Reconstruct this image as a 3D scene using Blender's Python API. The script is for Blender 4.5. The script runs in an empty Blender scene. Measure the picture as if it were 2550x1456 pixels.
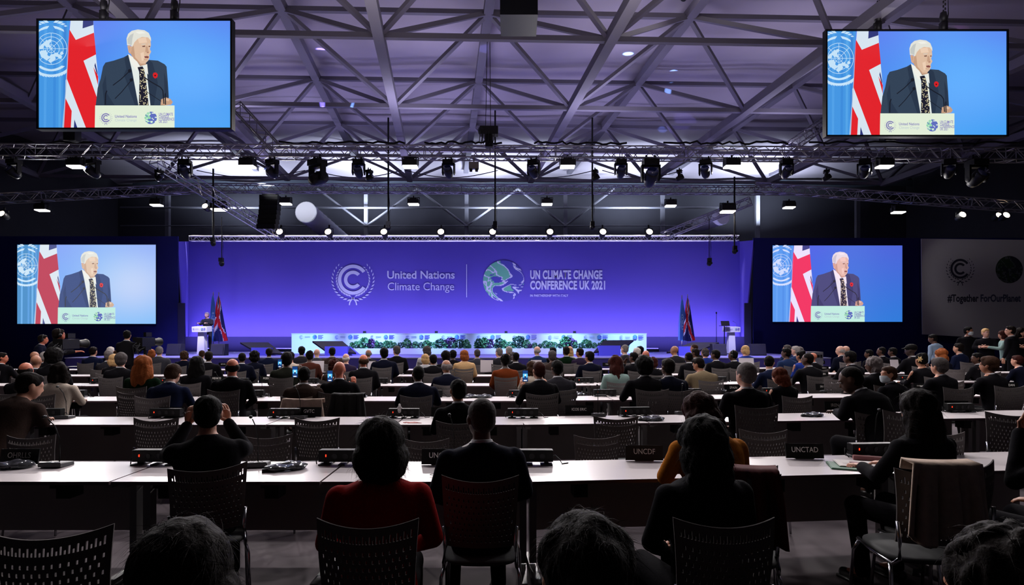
import bpy, bmesh, math, random
from mathutils import Vector, Matrix, noise, Euler
random.seed(7)
SC = bpy.context.scene
COL = SC.collection
F = 1400.0; CX = 1275.0; HY = 834.0; CZ = 1.72     # focal length in pixels, horizon line, eye height
def P(px, py, D): return Vector(((px-CX)/F*D, D, CZ-(py-HY)/F*D))
def XX(px, D): return (px-CX)/F*D
def ZZ(py, D): return CZ-(py-HY)/F*D
def lin(c):
    return tuple((v/255/12.92 if v/255 <= .04045 else ((v/255+.055)/1.055)**2.4) for v in c)
MATS = {}
def mat(name, c=(128,128,128), rough=.6, metal=0., emit=0., noise_amt=0., nscale=8., attr=None, bump=0., spec=.5, sheen=0., trans=0.):
    if name in MATS: return MATS[name]
    m = bpy.data.materials.new(name); m.use_nodes = True; nt = m.node_tree
    b = nt.nodes['Principled BSDF']; L = nt.links
    cl = (*lin(c), 1)
    b.inputs['Base Color'].default_value = cl
    b.inputs['Roughness'].default_value = rough
    b.inputs['Metallic'].default_value = metal
    b.inputs['Specular IOR Level'].default_value = spec
    if trans: b.inputs['Transmission Weight'].default_value = trans
    if sheen: b.inputs['Sheen Weight'].default_value = sheen
    src = None
    if attr:
        a = nt.nodes.new('ShaderNodeAttribute'); a.attribute_name = attr; src = a.outputs['Color']
    if noise_amt or bump:
        tc = nt.nodes.new('ShaderNodeTexCoord')
        n = nt.nodes.new('ShaderNodeTexNoise'); n.inputs['Scale'].default_value = nscale; n.inputs['Detail'].default_value = 4
        L.new(tc.outputs['Object'], n.inputs['Vector'])
    if noise_amt:
        mx = nt.nodes.new('ShaderNodeMix'); mx.data_type = 'RGBA'; mx.blend_type = 'MULTIPLY'; mx.inputs[0].default_value = noise_amt
        if src: L.new(src, mx.inputs[6])
        else: mx.inputs[6].default_value = cl
        cr = nt.nodes.new('ShaderNodeValToRGB'); cr.color_ramp.elements[0].position = .3; cr.color_ramp.elements[1].position = .7
        cr.color_ramp.elements[0].color = (.25,.25,.25,1)
        L.new(n.outputs['Fac'], cr.inputs['Fac']); L.new(cr.outputs['Color'], mx.inputs[7]); src = mx.outputs[2]
    if bump:
        bp = nt.nodes.new('ShaderNodeBump'); bp.inputs['Strength'].default_value = bump; bp.inputs['Distance'].default_value = .02
        L.new(n.outputs['Fac'], bp.inputs['Height']); L.new(bp.outputs['Normal'], b.inputs['Normal'])
    if emit:
        b.inputs['Emission Strength'].default_value = emit
        b.inputs['Emission Color'].default_value = cl
        if attr:
            b.inputs['Base Color'].default_value = (.01,.01,.01,1); L.new(src, b.inputs['Emission Color'])
    elif src: L.new(src, b.inputs['Base Color'])
    MATS[name] = m
    return m
# ---------------------------------------------------------------- mesh builder
class MB:
    def __init__(s): s.v = []; s.f = []; s.mi = []; s.fc = []; s.m = 0; s.c = None
    def add(s, vs, fs):
        o = len(s.v); s.v += [tuple(v) for v in vs]
        for f in fs: s.f.append([i+o for i in f]); s.mi.append(s.m); s.fc.append(s.c)
    def box(s, c, d, R=None):
        x, y, z = d[0]/2, d[1]/2, d[2]/2; c = Vector(c)
        vs = [Vector(p) for p in ((-x,-y,-z),(x,-y,-z),(x,y,-z),(-x,y,-z),(-x,-y,z),(x,-y,z),(x,y,z),(-x,y,z))]
        if R is not None: vs = [R @ v for v in vs]
        s.add([v+c for v in vs], [(0,3,2,1),(4,5,6,7),(0,1,5,4),(1,2,6,5),(2,3,7,6),(3,0,4,7)])
    def tube(s, p, q, r, n=8, r2=None, cap=True):
        p, q = Vector(p), Vector(q); r2 = r if r2 is None else r2
        d = (q-p)
        if d.length < 1e-6: return
        R = d.to_track_quat('Z','Y').to_matrix(); vs = []
        for c, rr in ((p, r), (q, r2)):
            for i in range(n):
                a = 2*math.pi*(i+.5)/n; vs.append(c + R @ Vector((math.cos(a)*rr, math.sin(a)*rr, 0)))
        fs = [(i, (i+1)%n, n+(i+1)%n, n+i) for i in range(n)]
        if cap: fs += [tuple(range(n-1,-1,-1)), tuple(range(n, 2*n))]
        s.add(vs, fs)
    def path(s, pts, r, n=6):
        pts = [Vector(p) for p in pts]; rings = []
        for i, p in enumerate(pts):
            d = (pts[min(i+1, len(pts)-1)] - pts[max(i-1, 0)]).normalized()
            R = d.to_track_quat('Z','Y').to_matrix()
            rr = r[i] if isinstance(r, (list, tuple)) else r
            rings.append([p + R @ Vector((math.cos(2*math.pi*k/n)*rr, math.sin(2*math.pi*k/n)*rr, 0)) for k in range(n)])
        s.loft(rings)
    def loft(s, rings, cap=True):
        n = len(rings[0]); vs = [v for r in rings for v in r]; fs = []
        for j in range(len(rings)-1):
            for i in range(n): fs.append((j*n+i, j*n+(i+1)%n, (j+1)*n+(i+1)%n, (j+1)*n+i))
        if cap: fs += [tuple(range(n-1,-1,-1)), tuple(range((len(rings)-1)*n, len(rings)*n))]
        s.add(vs, fs)
    def ell(s, c, r, M=None, nu=16, nv=10):
        c = Vector(c); r = r if isinstance(r, (tuple, list)) else (r, r, r); vs = []; fs = []
        def tr(v): return (M @ v) if M is not None else v
        vs.append(tr(c+Vector((0,0,-r[2]))))
        for j in range(1, nv):
            t = -math.pi/2+math.pi*j/nv
            for i in range(nu):
                a = 2*math.pi*i/nu
                vs.append(tr(c+Vector((r[0]*math.cos(t)*math.cos(a), r[1]*math.cos(t)*math.sin(a), r[2]*math.sin(t)))))
        vs.append(tr(c+Vector((0,0,r[2]))))
        for i in range(nu):
            fs.append((0, 1+(i+1)%nu, 1+i)); k = 1+(nv-2)*nu
            fs.append((len(vs)-1, k+i, k+(i+1)%nu))
        for j in range(nv-2):
            for i in range(nu):
                a = 1+j*nu; fs.append((a+i, a+(i+1)%nu, a+nu+(i+1)%nu, a+nu+i))
        s.add(vs, fs)
    def cap(s, p, q, r, r2=None, M=None):
        r2 = r if r2 is None else r2; p, q = Vector(p), Vector(q)
        if M is not None: p, q = M @ p, M @ q
        s.tube(p, q, r, 12, r2); s.ell(p, r*.999); s.ell(q, r2*.999)
    def rings(s, lst, M=None, n=20, pw=1.):
        rs = []
        for (c, rx, ry) in lst:
            c = Vector(c); ring = []
            for i in range(n):
                a = 2*math.pi*i/n; ca, sa = math.cos(a), math.sin(a)
                v = c+Vector((rx*math.copysign(abs(ca)**pw, ca), ry*math.copysign(abs(sa)**pw, sa), 0)); ring.append(M @ v if M is not None else v)
            rs.append(ring)
        s.loft(rs)
    def lathe(s, prof, c=(0,0,0), R=None, n=16):
        rs = []; c = Vector(c)
        for (r, z) in prof:
            ring = [Vector((r*math.cos(2*math.pi*i/n), r*math.sin(2*math.pi*i/n), z)) for i in range(n)]
            rs.append([(R @ v if R is not None else v)+c for v in ring])
        s.loft(rs)
    def mesh(s, name, smooth=False):
        me = bpy.data.meshes.new(name); me.from_pydata(s.v, [], s.f)
        if any(s.mi): me.polygons.foreach_set('material_index', s.mi)
        if any(c is not None for c in s.fc):
            at = me.color_attributes.new('Col', 'FLOAT_COLOR', 'CORNER'); data = []
            for f, c in zip(s.f, s.fc):
                c = c or (0,0,0)
                if callable(c):
                    for i in f: data += [*lin(c(s.v[i])), 1]
                else:
                    cl = [*lin(c), 1]
                    for i in f: data += cl
            at.data.foreach_set('color', data)
        if smooth: me.polygons.foreach_set('use_smooth', [True]*len(me.polygons))
        me.update(); return me
    def build(s, name, m, parent=None, smooth=False, loc=None, rz=0.):
        return link(name, s.mesh(name, smooth), m, parent, loc, rz)
def link(name, me, m, parent=None, loc=None, rz=0.):
    ms = m if isinstance(m, (list, tuple)) else [m]
    if len(me.materials) == 0:
        for x in ms: me.materials.append(x)
    o = bpy.data.objects.new(name, me); COL.objects.link(o)
    for i, x in enumerate(ms):
        if me.materials[i] is not x: o.material_slots[i].link = 'OBJECT'; o.material_slots[i].material = x
    if parent: o.parent = parent
    if loc is not None: o.location = loc
    o.rotation_euler.z = rz
    return o
def tag(o, label, cat, group=None, kind=None):
    o['label'] = label
    if cat: o['category'] = cat
    if group: o['group'] = group
    if kind: o['kind'] = kind
    return o
def thing(name, label, cat, loc=(0,0,0), rz=0., group=None, scale=1.):
    o = bpy.data.objects.new(name, None); COL.objects.link(o); o.empty_display_size = .1
    o.location = loc; o.rotation_euler.z = rz; o.scale = (scale,)*3
    return tag(o, label, cat, group)
def struct(o, label=None):
    o['kind'] = 'structure'
    if label: o['label'] = label
    return o
def dup(root, loc, rz=0., label=None, group=None, scale=None):
    r = root.copy(); COL.objects.link(r); r.location = loc; r.rotation_euler.z = rz
    if scale: r.scale = (scale,)*3
    if label: r['label'] = label
    if group: r['group'] = group
    for ch in list(root.children):
        c = ch.copy(); COL.objects.link(c); c.parent = r
        for g in ch.children:
            d = g.copy(); COL.objects.link(d); d.parent = c
    return r
def voxel(mb, name, vox, smooth_it=3, disp=0., dscale=30., seed=0.):
    me = mb.mesh('tmp'); o = bpy.data.objects.new('tmp', me); COL.objects.link(o)
    r = o.modifiers.new('r', 'REMESH'); r.mode = 'VOXEL'; r.voxel_size = vox; r.use_smooth_shade = True
    if smooth_it:
        sm = o.modifiers.new('s', 'SMOOTH'); sm.factor = .5; sm.iterations = smooth_it
    dg = bpy.context.evaluated_depsgraph_get()
    out = bpy.data.meshes.new_from_object(o.evaluated_get(dg)); out.name = name
    bpy.data.objects.remove(o); bpy.data.meshes.remove(me)
    if disp:
        off = Vector((seed*7.1, seed*3.3, seed))
        for v in out.vertices:
            n = noise.noise(Vector((v.co.x*dscale, v.co.y*dscale, v.co.z*dscale*.45))+off)
            v.co += v.normal*n*disp
    out.polygons.foreach_set('use_smooth', [True]*len(out.polygons)); out.update()
    return out
def join(me, mb):     # add loose shells of mb to mesh me
    b = bmesh.new(); b.from_mesh(me); m2 = mb.mesh('t2', True); b.from_mesh(m2); b.to_mesh(me); b.free(); bpy.data.meshes.remove(m2)
    return me
def text_mesh(body, size, bold=0., sx=1., align='CENTER', extrude=.0, space=1., lines=1.):
    cu = bpy.data.curves.new('t', 'FONT'); cu.body = body; cu.size = size; cu.offset = bold; cu.align_x = align; cu.align_y = 'CENTER'
    cu.extrude = extrude; cu.space_character = space; cu.space_line = lines; cu.resolution_u = 3
    o = bpy.data.objects.new('t', cu); COL.objects.link(o)
    me = bpy.data.meshes.new_from_object(o.evaluated_get(bpy.context.evaluated_depsgraph_get()))
    bpy.data.objects.remove(o); bpy.data.curves.remove(cu)
    for v in me.vertices: v.co = (v.co.x*sx, -v.co.z, v.co.y)      # stand it up facing -Y
    me.update(); return me
TXT = {}
def lettering(name, body, size, m, parent, loc, **k):
    key = (body, size, tuple(sorted(k.items())))
    if key not in TXT:
        TXT[key] = text_mesh(body, size, **k)
    return link(name, TXT[key], m, parent, loc)
# ---------------------------------------------------------------- flat drawings (prints, screen pictures); x right, y down, stacked outwards
class Draw:
    def __init__(s, step=.0006): s.mb = MB(); s.k = 0; s.step = step; s.sc = 1.; s.ox = 0; s.oy = 0; s.T = None
    def poly(s, pts, c, up=True):
        if up: s.k += 1
        if s.T: pts = [s.T(p) for p in pts]
        y = -s.k*s.step; s.mb.c = c
        s.mb.add([((p[0]-s.ox)*s.sc, y, -(p[1]-s.oy)*s.sc) for p in pts], [tuple(range(len(pts)))])
    def ell(s, cx, cy, rx, ry, c, n=28, rot=0., up=True):
        cr, sr = math.cos(rot), math.sin(rot)
        s.poly([(cx+rx*math.cos(a)*cr-ry*math.sin(a)*sr, cy+rx*math.cos(a)*sr+ry*math.sin(a)*cr) for a in (2*math.pi*i/n for i in range(n))], c, up)
    def arc(s, cx, cy, r0, r1, a0, a1, c, n=24, up=True):
        if up: s.k += 1
        for i in range(n):
            u, v = math.radians(a0+(a1-a0)*i/n), math.radians(a0+(a1-a0)*(i+1)/n)
            s.poly([(cx+r0*math.cos(u), cy+r0*math.sin(u)), (cx+r1*math.cos(u), cy+r1*math.sin(u)), (cx+r1*math.cos(v), cy+r1*math.sin(v)), (cx+r0*math.cos(v), cy+r0*math.sin(v))], c, False)
    def line(s, p, q, w, c, up=True):
        dx, dy = q[0]-p[0], q[1]-p[1]; l = math.hypot(dx, dy) or 1; nx, ny = -dy/l*w/2, dx/l*w/2
        s.poly([(p[0]+nx, p[1]+ny), (q[0]+nx, q[1]+ny), (q[0]-nx, q[1]-ny), (p[0]-nx, p[1]-ny)], c, up)
    def strokes(s, pts, w, c):
        s.k += 1
        for i in range(len(pts)-1): s.line(pts[i], pts[i+1], w, c, False)
    def laurel(s, cx, cy, R, c, n=9, a0=100, a1=215, L=.27, W=.042, sides=(1,-1)):
        s.k += 1
        for sd in sides:
            for i in range(n):
                a = math.radians(a0+(a1-a0)*i/(n-1))
                for io in (1, -1):
                    rr = R*(1+.07*io); x, y = cx-sd*rr*math.sin(a-math.pi/2) if False else cx+sd*rr*math.cos(a), cy+rr*math.sin(a)
                    th = a+math.pi/2+io*-.45
                    s_l = R*L*(.75+.25*math.cos(i/(n-1)*2.2))
                    ex, ey = sd*math.cos(th)*s_l, math.sin(th)*s_l
                    nx, ny = -ey*W/L*1.1, ex*W/L*1.1
                    s.poly([(x, y), (x+ex*.45+nx, y+ey*.45+ny), (x+ex, y+ey), (x+ex*.45-nx, y+ey*.45-ny)], c, False)
    def ccc(s, cx, cy, R, c, n=11):      # double C inside laurel branches
        s.arc(cx, cy, R*.62, R*.8, 35, 325, c, 30)
        s.arc(cx, cy, R*.30, R*.48, 40, 320, c, 24)
        s.laurel(cx, cy, R*.98, c, n, 95, 222)
        s.arc(cx-R*.22, cy+R*1.35, R*.38, R*.44, -70, 0, c, 8); s.arc(cx+R*.22, cy+R*1.35, R*.38, R*.44, 180, 250, c, 8, False)
    def globe(s, cx, cy, R, cols, n=30, sd=0.):
        s.k += 1
        for i in range(n):
            for j in range(n):
                x0, y0 = -1+2*i/n, -1+2*j/n; h = 2/n
                q = [(x0, y0), (x0+h, y0), (x0+h, y0+h), (x0, y0+h)]
                if sum(1 for p in q if p[0]**2+p[1]**2 <= 1) < 1: continue
                q = [(p if p[0]**2+p[1]**2 <= 1 else (p[0]/math.hypot(*p), p[1]/math.hypot(*p))) for p in q]
                x, y = x0+h/2, y0+h/2
                w = noise.noise(Vector((x*1.3+sd, y*1.3, 2)))*1.6
                v = noise.noise(Vector((x*1.5+w+3, y*1.5+w, 5)))+.45*noise.noise(Vector((x*4+w*3, y*4, 1)))
                v2 = -x*.5-y*.15
                c = cols[1] if abs(v) < .085 else (cols[0] if v+v2 > .0 else cols[2])
                s.poly([(cx+p[0]*R, cy+p[1]*R) for p in q], c, False)
    def finish(s, name, m, parent=None, loc=None, rz=0.):
        return s.mb.build(name, m, parent, False, loc, rz)
# ---------------------------------------------------------------- people
def head_prims(mb, M):
    mb.ell((0,-.012,.03), (.077,.097,.087), M); mb.ell((0,.028,-.03), (.062,.066,.088), M); mb.ell((0,.042,-.078), (.04,.042,.034), M)
    mb.cap((0,.086,.012), (0,.103,-.016), .009, .013, M)
    mb.ell((0,.088,-.052), (.024,.014,.012), M); mb.ell((0,.078,.03), (.05,.016,.012), M)
    for s in (-1, 1): mb.ell((s*.08,-.004,-.006), (.010,.021,.034), M)
def fingers(mb, w, d, up, spread=.018, curl=.5, side=1):
    # w wrist point, d forward direction, up back-of-hand normal; palm plus five bent fingers
    d = Vector(d).normalized(); up = Vector(up); up = (up-d*up.dot(d)).normalized(); sd = d.cross(up).normalized()
    w = Vector(w)
    mb.rings([], None) if False else None
    for k, (o, L) in enumerate(((-1.5, .062), (-.5, .072), (.5, .075), (1.5, .068))):
        b = w + d*.078 + sd*o*spread
        p1 = b + d*L*.45 - up*L*.12*curl; p2 = p1 + (d*(1-curl*.6)-up*curl).normalized()*L*.32; p3 = p2 + (d*(1-curl)-up*curl*1.3).normalized()*L*.25
        mb.path([w+d*.02+sd*o*spread*.6, b, p1, p2, p3], [.012,.0105,.0095,.0085,.006], 7)
    b = w + d*.025 + sd*1.6*spread*side
    p1 = b + (d*.6+sd*side*.8).normalized()*.035; p2 = p1 + (d*.9+sd*side*.2-up*.4).normalized()*.028
    mb.path([w+d*.01, b, p1, p2], [.014,.013,.011,.007], 7)
ARMS = {   # elbow, wrist, finger direction, back of hand (right side; mirrored)
 'table': ((.245,.13,.80), (.13,.36,.80), (-.35,1,0), (0,0,1)),
 'lap': ((.25,.05,.78), (.10,.26,.66), (-.5,1,0), (0,0,1)),
 'photo': ((.225,.12,.98), (.12,.22,1.17), (-.25,.2,1), (.6,-.8,0)),
 'phone': ((.26,.10,.83), (.17,.30,1.02), (-.1,.3,1), (.4,-1,0)),
 'side': ((.255,.0,.80), (.265,.09,.56), (0,.1,-1), (1,0,0)),
 'face': ((.27,.17,.82), (.09,.27,1.10), (-.3,-.1,1), (.3,1,0)),
 'lectern': ((.245,.10,.84), (.17,.36,.88), (-.2,1,.1), (0,0,1)),
 'fold': ((.25,.12,.80), (.03,.25,.82), (-1,.1,.1), (0,1,0)),
}
PM = {}; PS = {}
VOX = lambda D: .011 if D < 4 else (.0145 if D < 9 else .021)
def pose(lean=6, hy=0, hp=0, arm='table', arm2=None, stand=False, wide=1., fem=False, vox=.0135, leg='norm', twist=0):
    key = (lean, hy, hp, arm, arm2, stand, wide, fem, vox, leg, twist)
    if key in PM: return PM[key]
    up = .42 if stand else 0.
    a = math.radians(-lean); piv = Vector((0,0,.55))
    T = Matrix.Translation((0,0,up)) @ Matrix.Translation(piv) @ Matrix.Rotation(math.radians(twist), 4, 'Z') @ Matrix.Rotation(a, 4, 'X') @ Matrix.Translation(-piv)
    H = T @ Matrix.Translation((0,.012,1.10)) @ Matrix.Rotation(math.radians(lean*.8), 4, 'X') @ Matrix.Rotation(math.radians(hy), 4, 'Z') @ Matrix.Rotation(math.radians(-hp), 4, 'X') @ Matrix.Translation((0,.012,.128))
    w = wide*(.9 if fem else 1.)
    R0 = [(.47,.165,.125),(.56,.178,.13),(.66,.165,.12),(.76,.168,.118),(.87,.188,.125),(.96,.205,.128),(1.02,.20,.115),(1.055,.15,.095),(1.085,.085,.075),(1.105,.06,.06)]
    out = {}
    # arms
    arms = []
    for s, an in ((1, arm2 or arm), (-1, arm)):
        el, wr, fd, bk = ARMS[an]
        f = lambda p: Vector((p[0]*s*(w if abs(p[0]) > .2 else 1), p[1], p[2]))
        sh = T @ f((.185,0,1.0))
        if an in ('table','lap','lectern','fold'):      # hands rest where they are, elbows follow the torso a little
            e = Matrix.Translation((0,0,up)) @ f(el); wv = Matrix.Translation((0,0,up)) @ f(wr)
            e += Vector((0, min(.12, lean*.004), 0)); wv += Vector((0, min(.1, lean*.003), 0))
            if an == 'fold': wv.x = s*.02
        else: e = T @ f(el); wv = T @ f(wr)
        arms.append((s, sh, e, wv, Vector((fd[0]*s, fd[1], fd[2])), Vector((bk[0]*s, bk[1], bk[2]))))
    # legs
    legs = []
    for s in (1, -1):
        if stand: hip, kn, an = Vector((s*.095,0,.93)), Vector((s*.10,.02,.50)), Vector((s*.105,-.01,.09))
        elif leg == 'side': hip, kn, an = Vector((s*.09,0,.53)), Vector((s*.08+.33,.22,.55)), Vector((s*.10+.40,.14,.10))
        else: hip, kn, an = Vector((s*.095,0,.53)), Vector((s*.14,.43,.53)), Vector((s*.15,.36,.10))
        legs.append((hip, kn, an))
    body = MB()
    body.rings([((0,0,z), rx*w*.9, ry*.88) for z, rx, ry in R0], T)
    body.cap((0,-.005,1.04), (0,.008,1.15), .056, .053, T)
    head_prims(body, H)
    fg = MB()
    for s, sh, e, wv, fd, bk in arms:
        body.cap(sh, e, .045, .037); body.cap(e, wv, .037, .026)
        fdn = fd.normalized(); body.ell((0,0,0), (.036,.05,.016), Matrix.Translation(wv+fdn*.045) @ fdn.to_track_quat('Y', 'Z').to_matrix().to_4x4() if abs(fdn.z) < .8 else Matrix.Translation(wv+fdn*.045) @ Euler((math.pi/2,0,0)).to_matrix().to_4x4())
        fingers(fg, wv, fd, bk, curl=.45 if arm != 'photo' else .7, side=-s)
    for hip, kn, an in legs:
        body.cap(hip, kn, .07, .055); body.cap(kn, an, .052, .036); body.cap(an, an+Vector((0,.12,-.05)), .034, .026)
    out['body'] = join(voxel(body, 'body', min(vox, .0175), 2), fg)
    j = MB()
    j.rings([((0,0,z), rx*w, ry*(1.02 if not fem else .96)) for z, rx, ry in R0[:8]]+[((0,-.004,1.082), .082, .076)], T, pw=.88)
    for s, sh, e, wv, fd, bk in arms:
        j.ell(T @ Vector((s*.178*w,0,.998)), (.066,.068,.06)); j.cap(T @ Vector((s*.19*w,0,.985)), e, .06 if not fem else .057, .052 if not fem else .05)
        j.cap(e, e.lerp(wv, .93), .051 if not fem else .049, .038 if not fem else .041)
    if not fem:                                                            # turned-over jacket collar at the nape
        j.rings([((0,-.008,1.04), .09, .085), ((0,-.01,1.098), .072, .07)], T)
    out['top'] = voxel(j, 'jacket', vox*1.1, 3, .006, 9.)
    t = MB()
    t.ell((0,0,.53+up), (.17*w,.135,.105))
    for hip, kn, an in legs: t.cap(hip, kn, .084, .068); t.cap(kn, an, .064, .05)
    out['legs'] = voxel(t, 'trousers', vox*1.2, 3)
    sh = MB()
    for hip, kn, an in legs:
        sh = MB(); sh.cap(an+Vector((0,-.03,-.05)), an+Vector((0,.15,-.06)), .04, .034); sh.box(an+Vector((0,.05,-.088)), (.075,.26,.02))
        out.setdefault('shoes', []).append(sh.mesh('shoe', True))
    c = MB(); 
    ring = []
    for (z, r, r2) in ((1.075,.068,.068),(1.107,.0635,.063),(1.108,.058,.057),(1.08,.06,.06)):
        ring.append([T @ Vector((r*math.cos(2*math.pi*i/24), -.002+r2*math.sin(2*math.pi*i/24), z+.006*math.sin(2*math.pi*i/24+math.pi))) for i in range(24)])
    c.loft(ring+[ring[0]], False); out['collar'] = c.mesh('collar', True)
    out['H'] = H; out['top_z'] = (H @ Vector((0,-.012,.117))).z; out['hx'] = (H @ Vector((0,0,0))).x; out['T'] = T; out['arms'] = arms
    PM[key] = out
    return out
HM = {}
def hair(style, sd=0, vox=.011):
    key = (style, sd)
    if key in HM: return HM[key]
    h = MB(); disp, ds = .005, 30.
    if style == 'short':
        h.ell((0,-.022,.038), (.086,.1,.09)); h.ell((0,-.043,-.012), (.077,.073,.075)); h.ell((0,.03,.075), (.062,.05,.045))
    elif style == 'buzz':
        h.ell((0,-.021,.035), (.081,.096,.087)); h.ell((0,-.04,-.01), (.073,.071,.07)); disp = .001
    elif style == 'fringe':
        for s in (-1, 1): h.ell((s*.048,-.03,-.002), (.04,.07,.05))
        h.ell((0,-.07,-.012), (.066,.045,.05)); disp = .004
    elif style == 'bob':
        h.ell((0,-.015,.03), (.1,.11,.1)); h.ell((0,-.03,-.045), (.118,.1,.1)); h.ell((0,-.05,-.09), (.1,.075,.06)); disp = .006
    elif style == 'longbob':
        h.ell((0,-.015,.03), (.1,.11,.1)); h.ell((0,-.035,-.055), (.12,.1,.11)); h.ell((0,-.055,-.14), (.12,.075,.08)); disp = .011
    elif style == 'long':
        h.ell((0,-.015,.032), (.095,.108,.098)); h.ell((0,-.035,-.06), (.105,.092,.12))
        h.rings([((0,-.06,-.40),.06,.03),((0,-.068,-.34),.1,.045),((0,-.07,-.22),.115,.055),((0,-.06,-.1),.115,.07),((0,-.04,.0),.1,.08)]); disp = .01
    elif style == 'curly':
        h.ell((0,-.02,.03), (.112,.115,.108)); h.ell((0,-.04,-.05), (.115,.095,.09)); disp, ds = .02, 34.
    elif style == 'wavy':
        h.ell((0,-.015,.032), (.102,.11,.1)); h.ell((0,-.035,-.08), (.125,.092,.13)); h.ell((0,-.06,-.2), (.12,.06,.09)); disp, ds = .03, 18.
    elif style == 'afro':
        h.ell((0,-.02,.035), (.115,.118,.11)); h.ell((0,-.03,-.03), (.1,.095,.08)); disp, ds = .012, 40.
    elif style == 'updo':
        h.ell((0,-.02,.038), (.09,.103,.094)); h.ell((0,-.045,-.01), (.08,.07,.07)); h.ell((0,-.07,.085), (.055,.05,.05)); disp = .012
    elif style == 'messy':
        h.ell((0,-.02,.045), (.1,.108,.098)); h.ell((0,-.043,-.012), (.092,.078,.08)); disp, ds = .02, 22.
    elif style == 'cap':
        h.ell((0,-.01,.052), (.087,.102,.072)); h.ell((0,.09,.035), (.06,.06,.012)); disp = 0
    HM[key] = voxel(h, 'hair', vox, 2, disp, ds, sd)
    return HM[key]
def strands(me, n, L, w, sd, hang=.5):    # fine hairs lying over a hair mesh
    rnd = random.Random(sd); mb = MB(); vs = me.vertices; N = len(vs)
    for _ in range(n):
        v = vs[rnd.randrange(N)]
        if v.co.y > .05 and v.co.z < .05: continue
        nn = v.normal; t = Vector((rnd.uniform(-.5,.5), rnd.uniform(-.7,.3), -hang+rnd.uniform(-.5,.5))); t = (t-nn*t.dot(nn)).normalized()
        d = (t+nn*rnd.uniform(.05,.45)).normalized(); l = L*rnd.uniform(.5,1.3); sdv = d.cross(nn).normalized()*w
        p = v.co-nn*.002; m = p+d*l*.55; e = p+d*l+t*l*.25-Vector((0,0,l*.15))
        mb.add([p-sdv, p+sdv, m+sdv*.7, m-sdv*.7, e], [(0,1,2,3), (3,2,4)])
    return mb
SKIN = {'w': (205,150,125), 'p': (215,165,145), 't': (165,112,85), 'b': (85,55,42), 'd': (52,34,28), 'r': (200,115,88)}
HAIRC = {'black': (12,10,11), 'dark': (21,14,12), 'brown': (58,38,27), 'auburn': (88,38,22), 'ginger': (150,82,42), 'blond': (205,165,115), 'grey': (120,112,112), 'lgrey': (165,158,155), 'white': (215,208,200), 'salt': (78,72,72), 'redbrown': (58,24,20)}
CLOTH = {'black': (21,20,24), 'navy': (24,30,56), 'dnavy': (18,20,36), 'char': (44,43,49), 'grey': (64,64,72), 'brown': (60,47,43), 'cream': (205,190,175), 'red': (140,8,10), 'mustard': (190,115,35), 'green': (14,34,20),
 'beige': (212,172,125), 'rust': (112,52,26), 'khaki': (132,116,92), 'blue': (38,58,140), 'midblue': (38,54,92), 'teal': (140,165,160), 'white': (190,190,195), 'purple': (48,38,62), 'olive': (38,40,34), 'rustdk': (78,42,34), 'shirt': (135,155,180)}
def hmat(n): return mat('hair_'+n, HAIRC[n], .7, noise_amt=.5, nscale=60., bump=.3, spec=.08)
def smat(n): return mat('skin_'+n, SKIN[n], .5, spec=.4, noise_amt=.12, nscale=20.)
def cmat(n): return mat('cloth_'+n, CLOTH[n], .9, noise_amt=.3, nscale=90., bump=.1, spec=.04)
MC = {}
def eyes_mesh():
    if 'eyes' not in MC:
        e = MB()
        for s in (-1, 1): e.ell((s*.03,.083,.012), (.013,.009,.008), None, 10, 6)
        e.m = 1
        for s in (-1, 1): e.ell((s*.031,.0905,.012), (.006,.004,.006), None, 8, 6); e.box((s*.031,.093,.029), (.026,.006,.005))
        MC['eyes'] = e.mesh('eyes', True)
        m = MB(); m.ell((0,.101,-.052), (.022,.004,.006), None, 10, 6); MC['mouth'] = m.mesh('mouth', True)
        g = MB()
        for s in (-1, 1):
            g.path([(s*.034+.026*math.cos(a), .105, .008+.02*math.sin(a)) for a in [2*math.pi*i/14 for i in range(15)]], .0022, 5)
            g.path([(s*.06,.104,.014),(s*.083,.05,.014),(s*.087,-.01,.01)], .002, 5)
        g.path([(-.008,.107,.012),(.008,.107,.012)], .002, 5); MC['glasses'] = g.mesh('glasses', True)
        k = MB(); k.rings([((0,.03,-.115),.03,.05),((0,.04,-.1),.055,.066),((0,.045,-.05),.066,.072),((0,.045,-.012),.055,.072)]); MC['mask'] = voxel(k, 'mask', .006, 2)
        hp = MB(); hp.path([(.09*math.sin(a), -.01, .03+.1*math.cos(a)) for a in [math.radians(-100+200*i/14) for i in range(15)]], .007, 6)
        for s in (-1, 1): hp.ell((s*.092,-.005,-.005), (.016,.032,.036))
        MC['headset'] = hp.mesh('headset', True)
def toward(px, D):      # turn towards the lectern with the speaker
    return 0. if D > 23 else math.atan2(XX(px, D)+13., 24-D)
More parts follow.
